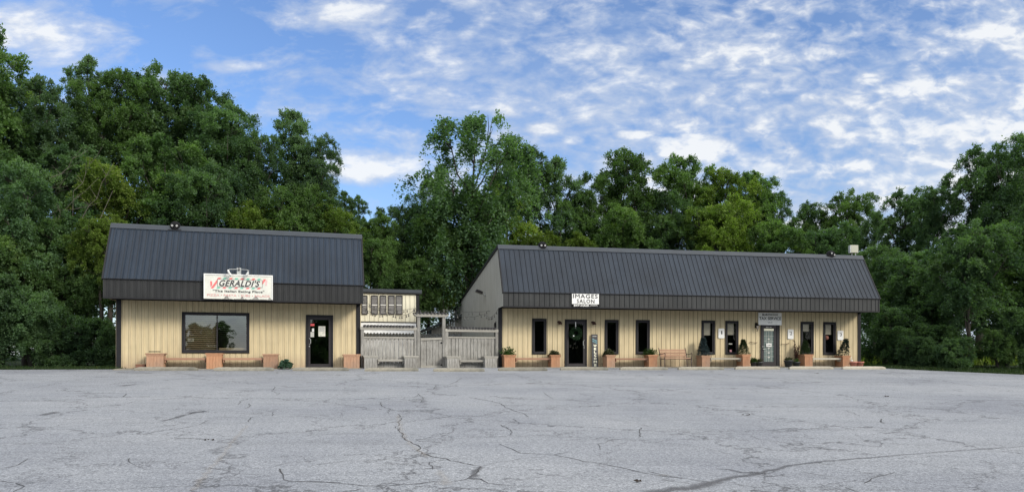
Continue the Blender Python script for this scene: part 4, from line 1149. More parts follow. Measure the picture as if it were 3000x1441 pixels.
def make_tree_meshes(seed, H=12.0, rad=3.4, base=.22, lobes=11, per_lobe=15, twigs=11, per=26, droop=.5, leaf=.17, twl=.85, lobe_r=(1.2, 2.0), col=False, trunk_r=.2, kind='broad'):
    rng = np.random.default_rng(seed); rnd = random.Random(seed)
    z0 = H*base; mid = (H+z0)/2; hz = (H-z0)/2
    LC, LR = [], []
    for i in range(lobes):
        f = (i+.5)/lobes
        z = z0 + (H-z0)*(.10+.78*f)
        q = (z-mid)/hz
        env = math.sqrt(max(.06, 1-q*q)) if kind != 'cone' else (1-.85*f)
        if kind == 'vase': env = (.45+.75*f) if f < .75 else (1.0-.8*(f-.75)/.25*.6)
        a = i*2.4 + rnd.uniform(-.6, .6); rr = rad*env*rnd.uniform(.45, .82)
        lr = rnd.uniform(*lobe_r)*(.75+.35*env)
        LC.append((rr*math.cos(a), rr*math.sin(a), z)); LR.append(lr)
    LC.append((rnd.uniform(-.4, .4), rnd.uniform(-.4, .4), H-1.1)); LR.append(1.0)
    for i in range(lobes//3):      # inner fill
        f = rnd.random(); LC.append((rnd.uniform(-.8, .8), rnd.uniform(-.8, .8), z0+(H-z0)*(.2+.6*f))); LR.append(rnd.uniform(1.1, 1.6))
    LC = np.array(LC); LR = np.array(LR)
    Cs, Os, Ct = [], [], []
    for c, r in zip(LC, LR):
        k = int(per_lobe*(r/1.5)**1.6)+3
        d = unit(rng.normal(0, 1, (k, 3)) + np.array([0, 0, .35]))
        rr = r*rng.uniform(.45, 1.0, k)**.7
        p = c + d*rr[:, None]*np.array([1.1, 1.1, .8])
        Cs.append(p); outw = p - np.array([0, 0, mid-.5*hz]); Os.append(unit(unit(outw)+d*.9)); Ct.append(rng.normal(0, .17)+rng.normal(0, .12, k)+d[:, 2]*.10)
    Cs = np.concatenate(Cs); Os = np.concatenate(Os); Ct = np.concatenate(Ct)
    n = len(Cs)
    D = unit(Os[:, None] + rng.normal(0, .62, (n, twigs, 3)) + np.array([0, 0, .15]))
    Lq = twl*rng.uniform(.5, 1.2, (n, twigs))
    Cc = np.repeat(Cs, twigs, 0) + rng.normal(0, .12, (n*twigs, 3)); D = D.reshape(-1, 3); Lq = Lq.reshape(-1)
    P, A, B, S, ti = twigs_to_leaves(rng, Cc, D, Lq, per, droop, leaf, ctint=np.repeat(Ct, twigs))
    crown = leaf_mesh('crown', P, A, B, S, ti, M['leaf_mid'])
    # wood
    mb = MB(); pts = []; x = y = 0; k = 7
    for i in range(k+1):
        pts.append((x, y, H*.86*i/k)); x += rnd.uniform(-.16, .16); y += rnd.uniform(-.16, .16)
    mb.tube(pts, trunk_r, 8, .04)
    for c, r in zip(LC[:lobes+1], LR):
        zs = max(.12*H, c[2]-r*1.3-rnd.uniform(.5, 1.2)); i = min(k-1, int(zs/(H*.86)*k)); s = Vector(pts[i]).lerp(Vector(pts[i+1]), .5)
        s.z = max(s.z, .1*H); c = Vector(c)
        m1 = s.lerp(c, .5) + Vector((rnd.uniform(-.2, .2), rnd.uniform(-.2, .2), -.25*r))
        mb.tube([s, m1, c], trunk_r*.36, 5, .03)
        for q in range(3):
            e = c + Vector((rnd.uniform(-1, 1), rnd.uniform(-1, 1), rnd.uniform(-.1, 1)))*r*.8
            mb.tube([c.lerp(m1, .25), (c+e)/2+Vector((0, 0, -.05)), e], .03, 4, .008)
    me = bpy.data.meshes.new('trunk'); me.from_pydata(mb.v, [], mb.f); me.update(); me.materials.append(M['bark'])
    me.polygons.foreach_set('use_smooth', [True]*len(me.polygons))
    return crown, me, H, rad+1.0

TT = {
 'broad1': make_tree_meshes(11, kind='broad'),
 'broad2': make_tree_meshes(12, kind='broad', lobes=13, droop=.7, leaf=.16),
 'vase':   make_tree_meshes(13, kind='vase', lobes=13, base=.30, droop=.8, per_lobe=11, lobe_r=(1.0, 1.6)),
 'tall':   make_tree_meshes(14, rad=1.9, H=13, lobes=12, lobe_r=(.8, 1.2), twl=.6, leaf=.15, base=.15, per_lobe=20),
 'airy':   make_tree_meshes(15, H=13, rad=3.6, base=.30, lobes=15, per_lobe=11, twigs=10, per=26, droop=1.5, leaf=.16, twl=1.0, lobe_r=(.8, 1.4), kind='vase', trunk_r=.17),
 'low':    make_tree_meshes(16, H=7.5, rad=3.6, base=.03, lobes=12, lobe_r=(1.0, 1.7), trunk_r=.12),
 'bush':   make_tree_meshes(17, H=4.0, rad=2.4, base=-.12, lobes=10, lobe_r=(.7, 1.1), twl=.65, leaf=.15, trunk_r=.08, per_lobe=22),
}
def tree(px, ytop, Y, wpx, kind, leaf, label, cat='tree', name='leafy_tree', group=None, rz=None, base=None, bark='bark', fat=1.0, lean=.3):
    crown, wood, H, rad = TT[kind]
    x = (px-CX)/FPX*Y; g = gz(x, Y) if base is None else base
    h = EYE+(HY-ytop)/FPX*Y - g
    r = wpx/FPX*Y/2
    root = empty(name, (x, Y, g), rz if rz is not None else (px*.7+ytop*.3) % 6.28, label, cat, group)
    sx = r/rad*1.12; sz = min(h/H, sx*1.2); off = h - H*sz
    for nm, me in (('branches', wood), ('crown', crown)):
        o = bpy.data.objects.new(nm, me); link(o, root); o.scale = (sx, sx, sz); o.location = (0, 0, off)
        o.material_slots[0].link = 'OBJECT'; o.material_slots[0].material = M[bark] if nm == 'branches' else M[leaf]
    if off > .1:
        rt = .2*sx*fat*(1.5 if kind == 'vase' else 1); MB().tube([(lean, .1, -.2), (lean*.55, .05, off*.5), (0, 0, off+.2)], [rt*1.5, rt*1.15, rt], 9).build('trunk', M[bark], root, True)
    else: root.children[0].name = 'trunk'
    return root
GL = 'woodland trees rising behind the restaurant'; GC = 'trees in the gap between the two buildings'; GR = 'trees standing behind the long building'; GE = 'trees along the right edge of the lot'
T = [
 # ---- left wood, back row (tops)
 (-50, 72, 36, 360, 'broad1', 'leaf_mid', 'tallest tree cut off by the left edge of the photo', GL),
 (118, 225, 38, 260, 'broad2', 'leaf_blue', 'blue-green tree second from the left edge at the skyline', GL),
 (255, 163, 42, 150, 'tall', 'leaf_blue', 'slim tree spire rising above its neighbours on the left', GL),
 (345, 205, 40, 230, 'broad2', 'leaf_mid', 'tree just right of the slim spire at the left skyline', GL),
 (455, 200, 42, 300, 'vase', 'leaf_dark', 'dark spreading tree high above the restaurant roof spotlight', GL),
 (560, 232, 43, 250, 'broad1', 'leaf_dark', 'dark tree crown high above the left half of the restaurant', GL),
 (665, 300, 42, 240, 'broad2', 'leaf_dark', 'dark tree crown on the descending skyline above the restaurant sign', GL),
 (750, 390, 42, 190, 'vase', 'leaf_dark', 'small dark crown in the dip left of the pale pointed tree', GL),
 (862, 322, 44, 190, 'tall', 'leaf_blue', 'pale pointed tree above the right half of the restaurant', GL),
 (930, 405, 43, 170, 'broad1', 'leaf_blue', 'pale green rounded tree at the right end of the restaurant skyline', GL),
 (1012, 560, 60, 90, 'tall', 'leaf_dark', 'distant narrow dark tree left of the sky gap', GL),
 (1052, 572, 62, 70, 'tall', 'leaf_dark', 'smaller distant narrow tree at the edge of the sky gap', GL),
 # ---- left wood, mid and front rows
 (60, 470, 33, 300, 'broad2', 'leaf_dark', 'shaded tree low at the far left above the bushes', GL),
 (210, 420, 37, 240, 'vase', 'leaf_dark', 'thin-limbed tree showing bare pale branches on the left', GL),
 (330, 500, 37.5, 260, 'low', 'leaf_yel', 'bright yellow-green tree directly left of the restaurant roof', GL),
 (480, 400, 39, 260, 'broad1', 'leaf_mid', 'mid green tree behind the left part of the restaurant roof', GL),
 (610, 470, 39, 270, 'broad2', 'leaf_dark', 'deep green tree behind the middle of the restaurant roof', GL),
 (745, 590, 39.5, 240, 'low', 'leaf_yel', 'low yellowish tree behind the restaurant sign', GL),
 (865, 540, 40.5, 240, 'broad1', 'leaf_mid', 'mid green tree behind the right part of the restaurant roof', GL),
 (975, 600, 41.5, 190, 'low', 'leaf_yel', 'low bright tree at the right end of the restaurant roof', GL),
 (20, 700, 31.5, 260, 'low', 'leaf_mid', 'low spreading tree at the left edge of the photo', GL),
 (165, 640, 34, 240, 'low', 'leaf_mid', 'leafy low tree between left edge and restaurant', GL),
 (290, 640, 33, 170, 'low', 'leaf_yel', 'bright low tree touching the restaurant roof end', GL),
 # ---- gap
 (1105, 640, 46, 170, 'low', 'leaf_mid', 'low tree right of the restaurant roof above the annex', GC),
 (1180, 600, 50, 180, 'broad1', 'leaf_blue', 'pale round tree left of the tall airy tree', GC),
 (1215, 760, 46, 190, 'bush', 'leaf_mid', 'bushy growth directly above the annex corner', GC),
 (1378, 335, 47, 420, 'airy', 'leaf_dark', 'tall airy tree with drooping sprays in the centre', GC),
 (1255, 520, 50, 150, 'airy', 'leaf_dark', 'small dark tree in the shadow left of the tall airy tree', GC),
 (1300, 640, 47, 190, 'low', 'leaf_mid', 'shaded low tree below the tall airy tree', GC),
 (1395, 690, 53, 190, 'low', 'leaf_yel', 'yellow-green low tree behind the grey gable', GC),
 (1480, 540, 57, 250, 'broad1', 'leaf_yel', 'yellow-green tree right of and below the tall airy tree', GC),
 (1215, 650, 58, 190, 'broad2', 'leaf_dark', 'dark backdrop tree in the middle of the gap', GC),
 (1545, 430, 60, 190, 'vase', 'leaf_dark', 'dark half-hidden tree between airy tree and pale spire', GC),
 (1090, 700, 43, 150, 'low', 'leaf_mid', 'low tree close behind the annex roof on its left', GC),
 (1290, 760, 52, 150, 'low', 'leaf_yel', 'low bright tree left of the grey gable above the fence', GC),
 (1150, 720, 52, 170, 'low', 'leaf_dark', 'shaded low tree behind the annex', GC),
 # ---- behind long building
 (1625, 460, 60, 200, 'tall', 'leaf_blue', 'pale spire tree right of the tall airy tree', GR),
 (1700, 560, 60, 150, 'broad2', 'leaf_mid', 'small tree in the dip above the salon sign', GR),
 (1560, 690, 57, 170, 'low', 'leaf_yel', 'low bright tree just behind the left salon roof edge', GR),
 (1680, 700, 58, 190, 'low', 'leaf_yel', 'low yellowish shrub tree behind the salon roof above the sign', GR),
 (1828, 436, 62, 260, 'broad2', 'leaf_mid', 'large rounded tree above the middle of the salon roof', GR),
 (1935, 560, 60, 190, 'broad1', 'leaf_dark', 'dark tree in the hollow right of the large rounded tree', GR),
 (2015, 462, 62, 200, 'broad1', 'leaf_mid', 'first peak of the paired trees above the park bench', GR),
 (2118, 492, 62, 190, 'broad2', 'leaf_yel', 'second yellowish peak right of the paired trees', GR),
 (2200, 505, 64, 180, 'broad1', 'leaf_mid', 'mid green tree above the tax office sign', GR),
 (2255, 560, 64, 140, 'vase', 'leaf_dark', 'small dark tree on the skyline above the number 2 sign', GR),
 (2100, 600, 58, 260, 'low', 'leaf_yel', 'low bright tree directly behind the roof above the tax office', GR),
 (2370, 592, 66, 160, 'vase', 'leaf_dark', 'dark open tree above the right window pair', GR),
 (2480, 560, 64, 190, 'vase', 'leaf_mid', 'rounded open tree above the tilted roof spotlight', GR),
 (2290, 650, 56, 190, 'low', 'leaf_mid', 'low tree behind the roof between tax office and right end', GR),
 (2420, 670, 56, 190, 'low', 'leaf_dark', 'low dark tree behind the roof left of the beige box', GR),
 (1830, 620, 58, 230, 'low', 'leaf_mid', 'low tree below the large rounded tree behind the roof', GR),
 # ---- right edge
 (2560, 620, 56, 150, 'tall', 'leaf_blue', 'slim tree just right of the beige roof box', GE),
 (2655, 552, 52, 200, 'vase', 'leaf_dark', 'dark spreading tree right of the long roof end', GE),
 (2600, 720, 46, 230, 'low', 'leaf_dark', 'dark low tree tucked against the long building end', GE),
 (2735, 548, 48, 150, 'vase', 'leaf_dark', 'dark tree in the hollow of the right skyline', GE),
 (2880, 425, 47, 230, 'vase', 'leaf_dark', 'tall spreading tree second from the right edge', GE),
 (2990, 385, 45, 280, 'airy', 'leaf_dark', 'tallest airy tree cut off by the right edge', GE),
 (2750, 720, 41, 290, 'broad1', 'leaf_dark', 'deep shaded tree hanging over the right end of the lot', GE),
 (2950, 650, 38, 300, 'broad2', 'leaf_mid', 'dense tree low at the right edge above the grass', GE),
 (3110, 560, 36, 280, 'broad1', 'leaf_dark', 'dense tree mostly outside the right edge', GE),
]
for t in T: tree(*t[:7], group=t[7])
tree(2838, 650, 34.5, 280, 'vase', 'leaf_dark', 'tree with thick leaning dark trunk at the right end of the lot', group=GE, rz=1.0, fat=1.7, lean=.55)
lm = MB(); rl = random.Random(4)
Yl = 33.6; xb = (150-CX)/FPX*Yl
lroot = empty('dead_tree', (xb, Yl, 0), 0, 'bare pale leaning trunks and twigs showing inside the left wood', 'dead tree')
for a, b, r_ in (((120,840),(330,560),.07), ((165,880),(250,600),.06), ((200,860),(215,560),.05), ((110,700),(290,520),.035), ((240,640),(330,480),.03), ((90,640),(300,590),.03), ((60,560),(200,545),.03), ((150,520),(260,440),.03), ((215,560),(300,430),.025)):
    p0 = Vector(Q(a[0], a[1], Yl))-lroot.location; p3 = Vector(Q(b[0], b[1], Yl+.5))-lroot.location
    if a[1] > 830: p0.z = 0; p0.x *= .6
    pts = [p0.lerp(p3, t) + Vector((rl.uniform(-.12, .12), rl.uniform(-.1, .1), rl.uniform(-.1, .1)))*(0 < t < 1) for t in (0, .2, .4, .6, .8, 1)]
    lm.tube(pts, r_*.5, 6, r_*.15)
    for k in range(5):
        s0 = pts[rl.randint(1, 4)]; lm.tube([s0, s0+Vector((rl.uniform(-.6, .8), rl.uniform(-.3, .1), rl.uniform(.1, .7)))], .009, 4, .003)
lm.build('trunk', M['bark_pale'], lroot)
# undergrowth
GB = 'bushes along the edge of the wood'
for px, yt, Y, w, lf, lab in (
    (-30, 800, 29.5, 260, 'leaf_dark', 'large fern-leaved bush at the left edge of the photo'),
    (75, 850, 29.8, 210, 'leaf_dark', 'drooping feathery bush second from the left edge'),
    (185, 960, 30.0, 170, 'leaf_dark', 'low dark bush in the shade left of the restaurant'),
    (275, 930, 30.5, 170, 'leaf_dark', 'dark bush against the restaurant corner'),
    (190, 780, 33.0, 200, 'leaf_mid', 'sumac bush with hanging leaves halfway to the restaurant'),
    (300, 780, 33.5, 150, 'leaf_mid', 'bush under the left eave of the restaurant'),
    (2620, 900, 40.0, 200, 'leaf_dark', 'dark bush right of the long building corner'),
    (2750, 950, 38.0, 170, 'leaf_dark', 'dark bush left of the leaning trunk'),
    (2915, 965, 33.5, 110, 'leaf_mid', 'small mid green bush right of the leaning trunk'),
    (2690, 985, 35.5, 130, 'leaf_dark', 'low dark weeds bush at the lot edge right of the last wheel stop'),
    (2800, 990, 33.5, 110, 'leaf_dark', 'low dark weeds bush just left of the leaning trunk base'),
    (2640, 960, 38.5, 120, 'leaf_dark', 'small shaded bush nearest the right building corner'),
    (2985, 900, 34.0, 180, 'leaf_dark', 'dark bush at the right edge of the lot'),
    (2690, 800, 42.0, 240, 'leaf_dark', 'taller dark bush behind the right lot edge')):
    tree(px, yt, Y, w, 'bush', lf, lab, cat='bush', name='leafy_bush', group=GB)

# far woodland mass behind everything, reads as one mass
def woodland():
    rng = np.random.default_rng(5)
    n = 9500
    x = rng.uniform(-52, 62, n)
    line = np.interp(x, [-52, -30, -22, -10, -4, 8, 24, 40, 62], [12, 12, 9, 7.5, 8.0, 9.0, 8.5, 10, 10])
    y = np.interp(x, [-52, -20, 0, 30, 62], [44, 50, 68, 74, 58]) + rng.uniform(0, 5, n)
    z = rng.uniform(-.6, 1, n)*line
    C = np.stack([x, y, z], 1); D = unit(rng.normal(0, 1, (n, 3)) + np.array([0, -.6, .5]))
    P, A, B, S, ti = twigs_to_leaves(rng, C, D, np.full(n, 1.1), 26, .6, .30, jit=.35, ctint=rng.normal(0, .1, n))
    o = bpy.data.objects.new('far_woodland', leaf_mesh('far_woodland', P, A, B, S, ti, M['leaf_dark'])); link(o)
    tag(o, 'dark far woodland closing the view between and behind the nearer trees', 'woodland', kind='stuff')
woodland()

# trees across the road, behind the photographer: seen in the window reflections
GBk = 'trees across the road reflected in the windows'
for i, (x, y, h, w, k) in enumerate(((-14,-92,5.5,8,'broad1'), (-5,-95,6.0,8,'broad2'), (4,-92,7.5,7,'broad1'), (9,-96,8.2,6,'vase'), (20,-90,13,9,'broad1'), (28,-88,12,9,'broad2'),
                                    (36,-70,15,10,'broad1'), (46,-66,17,10,'broad2'), (56,-64,17,10,'vase'), (67,-62,18,11,'broad1'), (78,-58,18,11,'broad2'), (90,-52,18,12,'broad1'), (102,-44,18,12,'broad2'),
                                    (24,-84,7,12,'low'), (33,-74,8,12,'low'), (41,-66,8,12,'low'), (50,-63,8,12,'low'), (59,-61,8,12,'low'), (68,-58,8,12,'low'), (77,-55,8,12,'low'), (87,-50,8,13,'low'), (97,-44,8,13,'low'))):
    crown, wood, H, rad = TT[k]
    root = empty('leafy_tree', (x, y, -2.9), i*1.3, 'dark tree across the road behind the photographer', 'tree', GBk)
    for nm, me in (('trunk', wood), ('crown', crown)):
        o = bpy.data.objects.new(nm, me); link(o, root); o.scale = (w/2/rad*1.2, w/2/rad*1.2, (h+2.9)/H)
        if nm == 'crown': o.material_slots[0].link = 'OBJECT'; o.material_slots[0].material = M['leaf_dark']

# ------------------------------------------------------------------ potted plants
def plant(name, loc, mesh, mat, label, cat='plant', group=None):
    o = bpy.data.objects.new(name, mesh); link(o); o.location = loc; tag(o, label, cat, group); return o
def conifer_mesh(seed, H, W, n, mat, leaf=.05, wob=0.0, gaps=0.0):
    rng = np.random.default_rng(seed)
    t = rng.uniform(0, 1, n)**.8
    a = rng.uniform(0, 2*np.pi, n)
    lump = 1 + .22*np.sin(a*3+t*19) + .15*np.sin(a*5-t*31)
    r = W/2*(1-t*.93)*np.minimum(1, .5+t*5)*lump*rng.uniform(.35, 1.0, n)**.5
    C = np.stack([r*np.cos(a)+wob*t, r*np.sin(a), t*H*.97], 1)
    D = unit(np.stack([np.cos(a), np.sin(a), .35+.6*t], 1) + rng.normal(0, .25, (n, 3)))
    P, A, B, S, ti = twigs_to_leaves(rng, C, D, np.full(n, H*.10), 7, .1, leaf, jit=.008, ctint=rng.normal(0, .15, n))
    return leaf_mesh('foliage', P, A, B, S, ti, mat, .18)
def tuft_mesh(seed, R0, H, n, mat, leaf=.07, arch=1.0, per=16):
    rng = np.random.default_rng(seed)
    a = rng.uniform(0, 2*np.pi, n); e = rng.uniform(.25, 1.35, n)
    D = np.stack([np.cos(a)*np.cos(e), np.sin(a)*np.cos(e), np.sin(e)], 1)
    C = rng.normal(0, .035, (n, 3)); C[:, 2] = 0
    L = np.hypot(R0*np.cos(e), H*np.sin(e))*rng.uniform(.7, 1.15, n)
    P, A, B, S, ti = twigs_to_leaves(rng, C, D, L, per, .25*arch, leaf, jit=.006, ctint=rng.normal(0, .12, n))
    return leaf_mesh('foliage', P, A, B, S, ti, mat, .22)
def dome_mesh(seed, Rx, H, n, mat, leaf=.06):
    rng = np.random.default_rng(seed)
    D = unit(rng.normal(0, 1, (n, 3)) + np.array([0, 0, .5])); D[:, 2] = np.abs(D[:, 2])
    k = rng.uniform(.5, 1, n)*(1+.2*np.sin(D[:, 0]*9)*np.cos(D[:, 1]*7))
    C = D*np.array([Rx, Rx, H])*k[:, None]*.85
    P, A, B, S, ti = twigs_to_leaves(rng, C, D, np.full(n, leaf*1.2), 5, .1, leaf, jit=.008, ctint=rng.normal(0, .15, n))
    return leaf_mesh('foliage', P, A, B, S, ti, mat, .38)
pA, pB, pC, pD, pE, pF, pG, pH = (PL[k][1] for k in 'ABCDEFGH')
plant('potted_fern', pA, tuft_mesh(1, .36, .60, 60, M['fern'], .085), M['fern'], 'upright spiky fern in the planter at the left salon corner', 'fern')
plant('low_shrub', pB, dome_mesh(2, .25, .24, 260, M['succulent']), None, 'low olive shrub in the planter left of the salon door', 'shrub')
plant('low_shrub', pC, dome_mesh(3, .25, .27, 220, M['succulent'], .08), None, 'round grey-green shrub in the planter right of the welcome board', 'shrub')
plant('potted_fern', pD, tuft_mesh(4, .40, .48, 80, M['fern']), None, 'spreading fern in the planter left of the park bench', 'fern')
plant('blue_spruce', pE, conifer_mesh(5, .86, .52, 900, M['needle_blue'], .06), None, 'small blue spruce in the planter right of the park bench', 'conifer')
plant('dwarf_spruce', pF, conifer_mesh(6, .74, .58, 1100, M['needle_green'], .045), None, 'dense green dwarf spruce in the planter left of the tax door', 'conifer')
plant('dwarf_spruce', pG, conifer_mesh(7, .70, .50, 900, M['needle_green'], .045), None, 'conical spruce in front of the window right of the tax door', 'conifer')
plant('leaning_conifer', pH, conifer_mesh(8, .84, .50, 420, M['needle_dark'], .07, wob=.18), None, 'sparse dark conifer leaning right in the last planter', 'conifer')

def pot(F, px, py, d, r0, r1, h, mat, label, name='flower_pot', group='small plant pots beside the tax office door'):
    u, z = F.hit(px, py, d)
    g = F.W(u, d)[2]
    root = empty(name, F.W(u, d), F.th, label, 'pot', group)
    m = MB(); m.lathe([(.001, 0), (r0, .003), (r1, h-.04), (r1+.015, h-.04), (r1+.015, h), (r1-.01, h), (r1-.015, h-.04)], 20); m.build('vessel', mat, root, True)
    m = MB(); m.lathe([(.001, h-.035), (r1-.014, h-.035)], 16); m.build('soil', M['soil'], root)
    return (root.location.x, root.location.y, root.location.z + h-.03)
p = pot(F2, 2207.5, 1070, .55, .10, .14, .25, M['pot_black'], 'small black pot beside the planter left of the tax door')
plant('leafy_plant', p, dome_mesh(21, .17, .20, 200, M['fern'], .05), None, 'bright green plant in the small pot left of the tax door')
p = pot(F2, 2224, 1070, .55, .12, .17, .25, M['pot_black'], 'wider dark pot touching the tax office door frame')
plant('leafy_plant', p, tuft_mesh(22, .26, .24, 60, M['succulent'], .05), None, 'olive trailing plant in the pot touching the tax door frame')
p = pot(F2, 2310, 1074, .75, .14, .21, .34, M['pot_black'], 'largest dark pot right of the tax office door')
plant('leafy_plant', p, dome_mesh(23, .20, .15, 120, M['succulent'], .05), None, 'sparse dry plant in the largest dark pot')
p = pot(F2, 2333, 1070, .65, .12, .18, .26, M['pot_black'], 'dark pot leaning against the orange planter')
plant('leafy_plant', p, tuft_mesh(24, .22, .22, 40, M['fern'], .05), None, 'thin green plant in the dark pot by the orange planter')
rng = np.random.default_rng(31)
u, z = F2.hit(2334, 1040, .4)
C = []; 
for k, (dx, hh) in enumerate(((-.06, 1.28), (.05, .95), (.10, 1.02), (0, .8))):
    t = np.linspace(.35, 1, 30); C.append(np.stack([dx*1.4*t+.0*t, 0*t, t*hh], 1))
C = np.concatenate(C); D = unit(rng.normal(0, 1, C.shape)+np.array([0, 0, .6]))
P_, A_, B_, S_, ti_ = twigs_to_leaves(rng, C, D, np.full(len(C), .06), 6, .2, .055, jit=.01)
rp = plant('tall_dry_plant', F2.W(u, .35), leaf_mesh('foliage', P_, A_, B_, S_, ti_, M['red_leaf']), None, 'tall reddish dry plant between dark pots and orange planter')
st = MB()
for dx, hh in ((-.06, 1.28), (.05, .95), (.10, 1.02), (0, .8)): st.tube([(0, 0, 0), (dx*.7, 0, hh*.5), (dx*1.4, 0, hh)], .01, 5)
st.build('stem', M['bark'], rp)
pot(F2, 2500, 1070, .75, .12, .17, .28, M['terra'], 'terracotta pot beside the last orange planter', group='terracotta pots at the right corner')
pot(F2, 2518.5, 1071, .70, .13, .19, .28, M['terra'], 'rightmost terracotta pot at the building corner', group='terracotta pots at the right corner')
u, z = F2.hit(2499, 1056, .72)
m = MB(); m.lathe([(.001, 0), (.07, .0), (.075, .055), (.06, .06), (.001, .03)], 14); m.tube([(0, 0, .03), (.0, 0, .22)], .008, 6)
ob = m.build('white_dish', M['white'], None, True); ob.location = F2.W(u, .60, .27); tag(ob, 'white dish with a thin spike resting on the left terracotta pot', 'dish')
p = pot(F1, 836, 1079, .95, .16, .20, .16, M['pot_pale'], 'pale pot under trailing leaves beside the third planter box', group='single pot in front of the restaurant wall')
plant('trailing_plant', (p[0], p[1], p[2]-.06), dome_mesh(25, .24, .22, 330, M['ivy'], .085), None, 'variegated trailing plant in the pale pot before the restaurant')

# wreath on salon door
u, z = F2.hit(1686.5, 976, .1)
wr = empty('door_wreath', F2.W(u, .07, z), F2.th, 'round green wreath hanging on the salon door glass', 'wreath')
n = 900; a = rng.uniform(0, 2*np.pi, n); b_ = rng.uniform(0, 2*np.pi, n)
rr = .185 + .075*np.cos(b_); C = np.stack([rr*np.cos(a), -.05+.055*np.sin(b_), rr*np.sin(a)], 1)
D = unit(np.stack([np.cos(a+.8), 0*a-.3, np.sin(a+.8)], 1)+rng.normal(0, .5, (n, 3)))
P_, A_, B_, S_, ti_ = twigs_to_leaves(rng, C, D, np.full(n, .05), 5, 0, .045, jit=.006)
link(bpy.data.objects.new('greenery', leaf_mesh('greenery', P_, A_, B_, S_, ti_, M['wreath'], .2)), wr)
m = MB(); m.box(-.018, .018, -.03, -.02, .22, .52); m.build('hanger', M['white'], wr)
m = MB()
for k in range(5): m.poly([(-.12+.05*math.cos(k*1.26), -.12, -.12+.05*math.sin(k*1.26)), (-.12+.02*math.cos(k*1.26+.6), -.13, -.12+.02*math.sin(k*1.26+.6)), (-.12, -.125, -.12), (-.12+.02*math.cos(k*1.26-.6), -.13, -.12+.02*math.sin(k*1.26-.6))])
m.build('bow', M['ivy'] if 0 else M['white_board'], wr)

# ------------------------------------------------------------------ ground, lot, markings
def edge_y(x):
    base = 31.4 + .24*x
    return float(np.interp(x, [-80, -18.8, -13, -12.5, 17.2, 17.7, 19, 21, 24, 30, 40, 60], [31.4-19.2-.5, 26.4, 27.8, 31.4+.24*-12.5+1.6, 37.2, 34.0, 32.0, 29.6, 26.2, 20.5, 13, 0]))
def lot():
    xs = sorted(set(list(np.linspace(-80, 60, 141)) + [-18.8, -13, -12.5, 17.2, 17.7, 21])); nr = 60
    m = MB(); V = []
    for x in xs:
        e = edge_y(x)
        for j in range(nr+1):
            t = j/nr; y = -60 + (e+60)*t
            V.append((x, y, gz(x, y)))
        # row aligned to the crease of the pad
    m.v = V
    for i in range(len(xs)-1):
        for j in range(nr):
            a = i*(nr+1)+j; m.f.append((a, a+nr+1, a+nr+2, a+1))
    o = m.build('parking_lot', M['asphalt'], None, True); tag(o, kind='structure')
lot()
def ground():
    xs = np.concatenate([np.linspace(-700, -90, 8), np.linspace(-80, 80, 81), np.linspace(90, 700, 8)])
    ys = np.concatenate([np.linspace(-700, -80, 8), np.linspace(-70, 90, 81), np.linspace(110, 900, 8)])
    m = MB(); rnd = random.Random(9)
    for x in xs:
        for y in ys:
            z = gz(x, y)-.035
            if y > 31.4+.24*x+3 and y < 200: z += .0
            if x < -17 and y > 24: z += min(1.0, (-17-x)*.02) if y > 32 else 0
            m.v.append((x, y, z))
    ny = len(ys)
    for i in range(len(xs)-1):
        for j in range(ny-1):
            a = i*ny+j; m.f.append((a, a+ny, a+ny+1, a+1))
    tag(m.build('ground', M['ground'], None, True), kind='structure')
ground()

def strip(name, pts_px, w0, w1, mat, off=.004, sub=6, jag=.04, seed=1, parent=None):
    rnd = random.Random(seed); P = [Vector(ground_hit(*p)) for p in pts_px]; L = []
    for a, b in zip(P[:-1], P[1:]):
        n = max(1, int((b-a).length/.12))
        for i in range(n): L.append(a.lerp(b, i/n))
    L.append(P[-1])
    J = [p + Vector((rnd.uniform(-jag, jag), rnd.uniform(-jag, jag), 0)) if 0 < i < len(L)-1 else p for i, p in enumerate(L)]
    V, Fc, UV = [], [], []
    for i, p in enumerate(J):
        d = (J[min(i+1, len(J)-1)]-J[max(i-1, 0)]).normalized(); s = Vector((-d.y, d.x, 0))
        t = i/(len(J)-1); w = (w0+(w1-w0)*t)*rnd.uniform(.6, 1.25)
        for k in (-1, 1):
            q = p + s*w*k/2; V.append((q.x, q.y, gz(q.x, q.y)+off)); UV.append((t, .5+.5*k))
    for i in range(len(J)-1): Fc.append((2*i, 2*i+2, 2*i+3, 2*i+1))
    return V, Fc, UV
def strips(name, items, mat, off):
    V, Fc, UV = [], [], []
    for k, (pts, w0, w1, jag) in enumerate(items):
        v, f, u = strip(name, pts, w0, w1, mat, off, jag=jag, seed=k+5)
        n = len(V); V += v; UV += u; Fc += [tuple(i+n for i in q) for q in f]
    me = bpy.data.meshes.new(name); me.from_pydata(V, [], Fc); me.update()
    uv = me.uv_layers.new(name='UVMap')
    for l in me.loops: uv.data[l.index].uv = UV[l.vertex_index]
    me.materials.append(mat); o = bpy.data.objects.new(name, me); link(o); tag(o, kind='structure')
s9 = lambda pts, ox, oy, s: [(ox+x*s, oy+y*s) for x, y in pts]
c2 = lambda pts: s9(pts, 900, 1080, .427)     # crop of 900..2000
c1 = lambda pts: s9(pts, 0, 1080, .3882)      # crop of 0..1000
c3 = lambda pts: s9(pts, 1900, 1150, .427)    # crop of 1900..3000
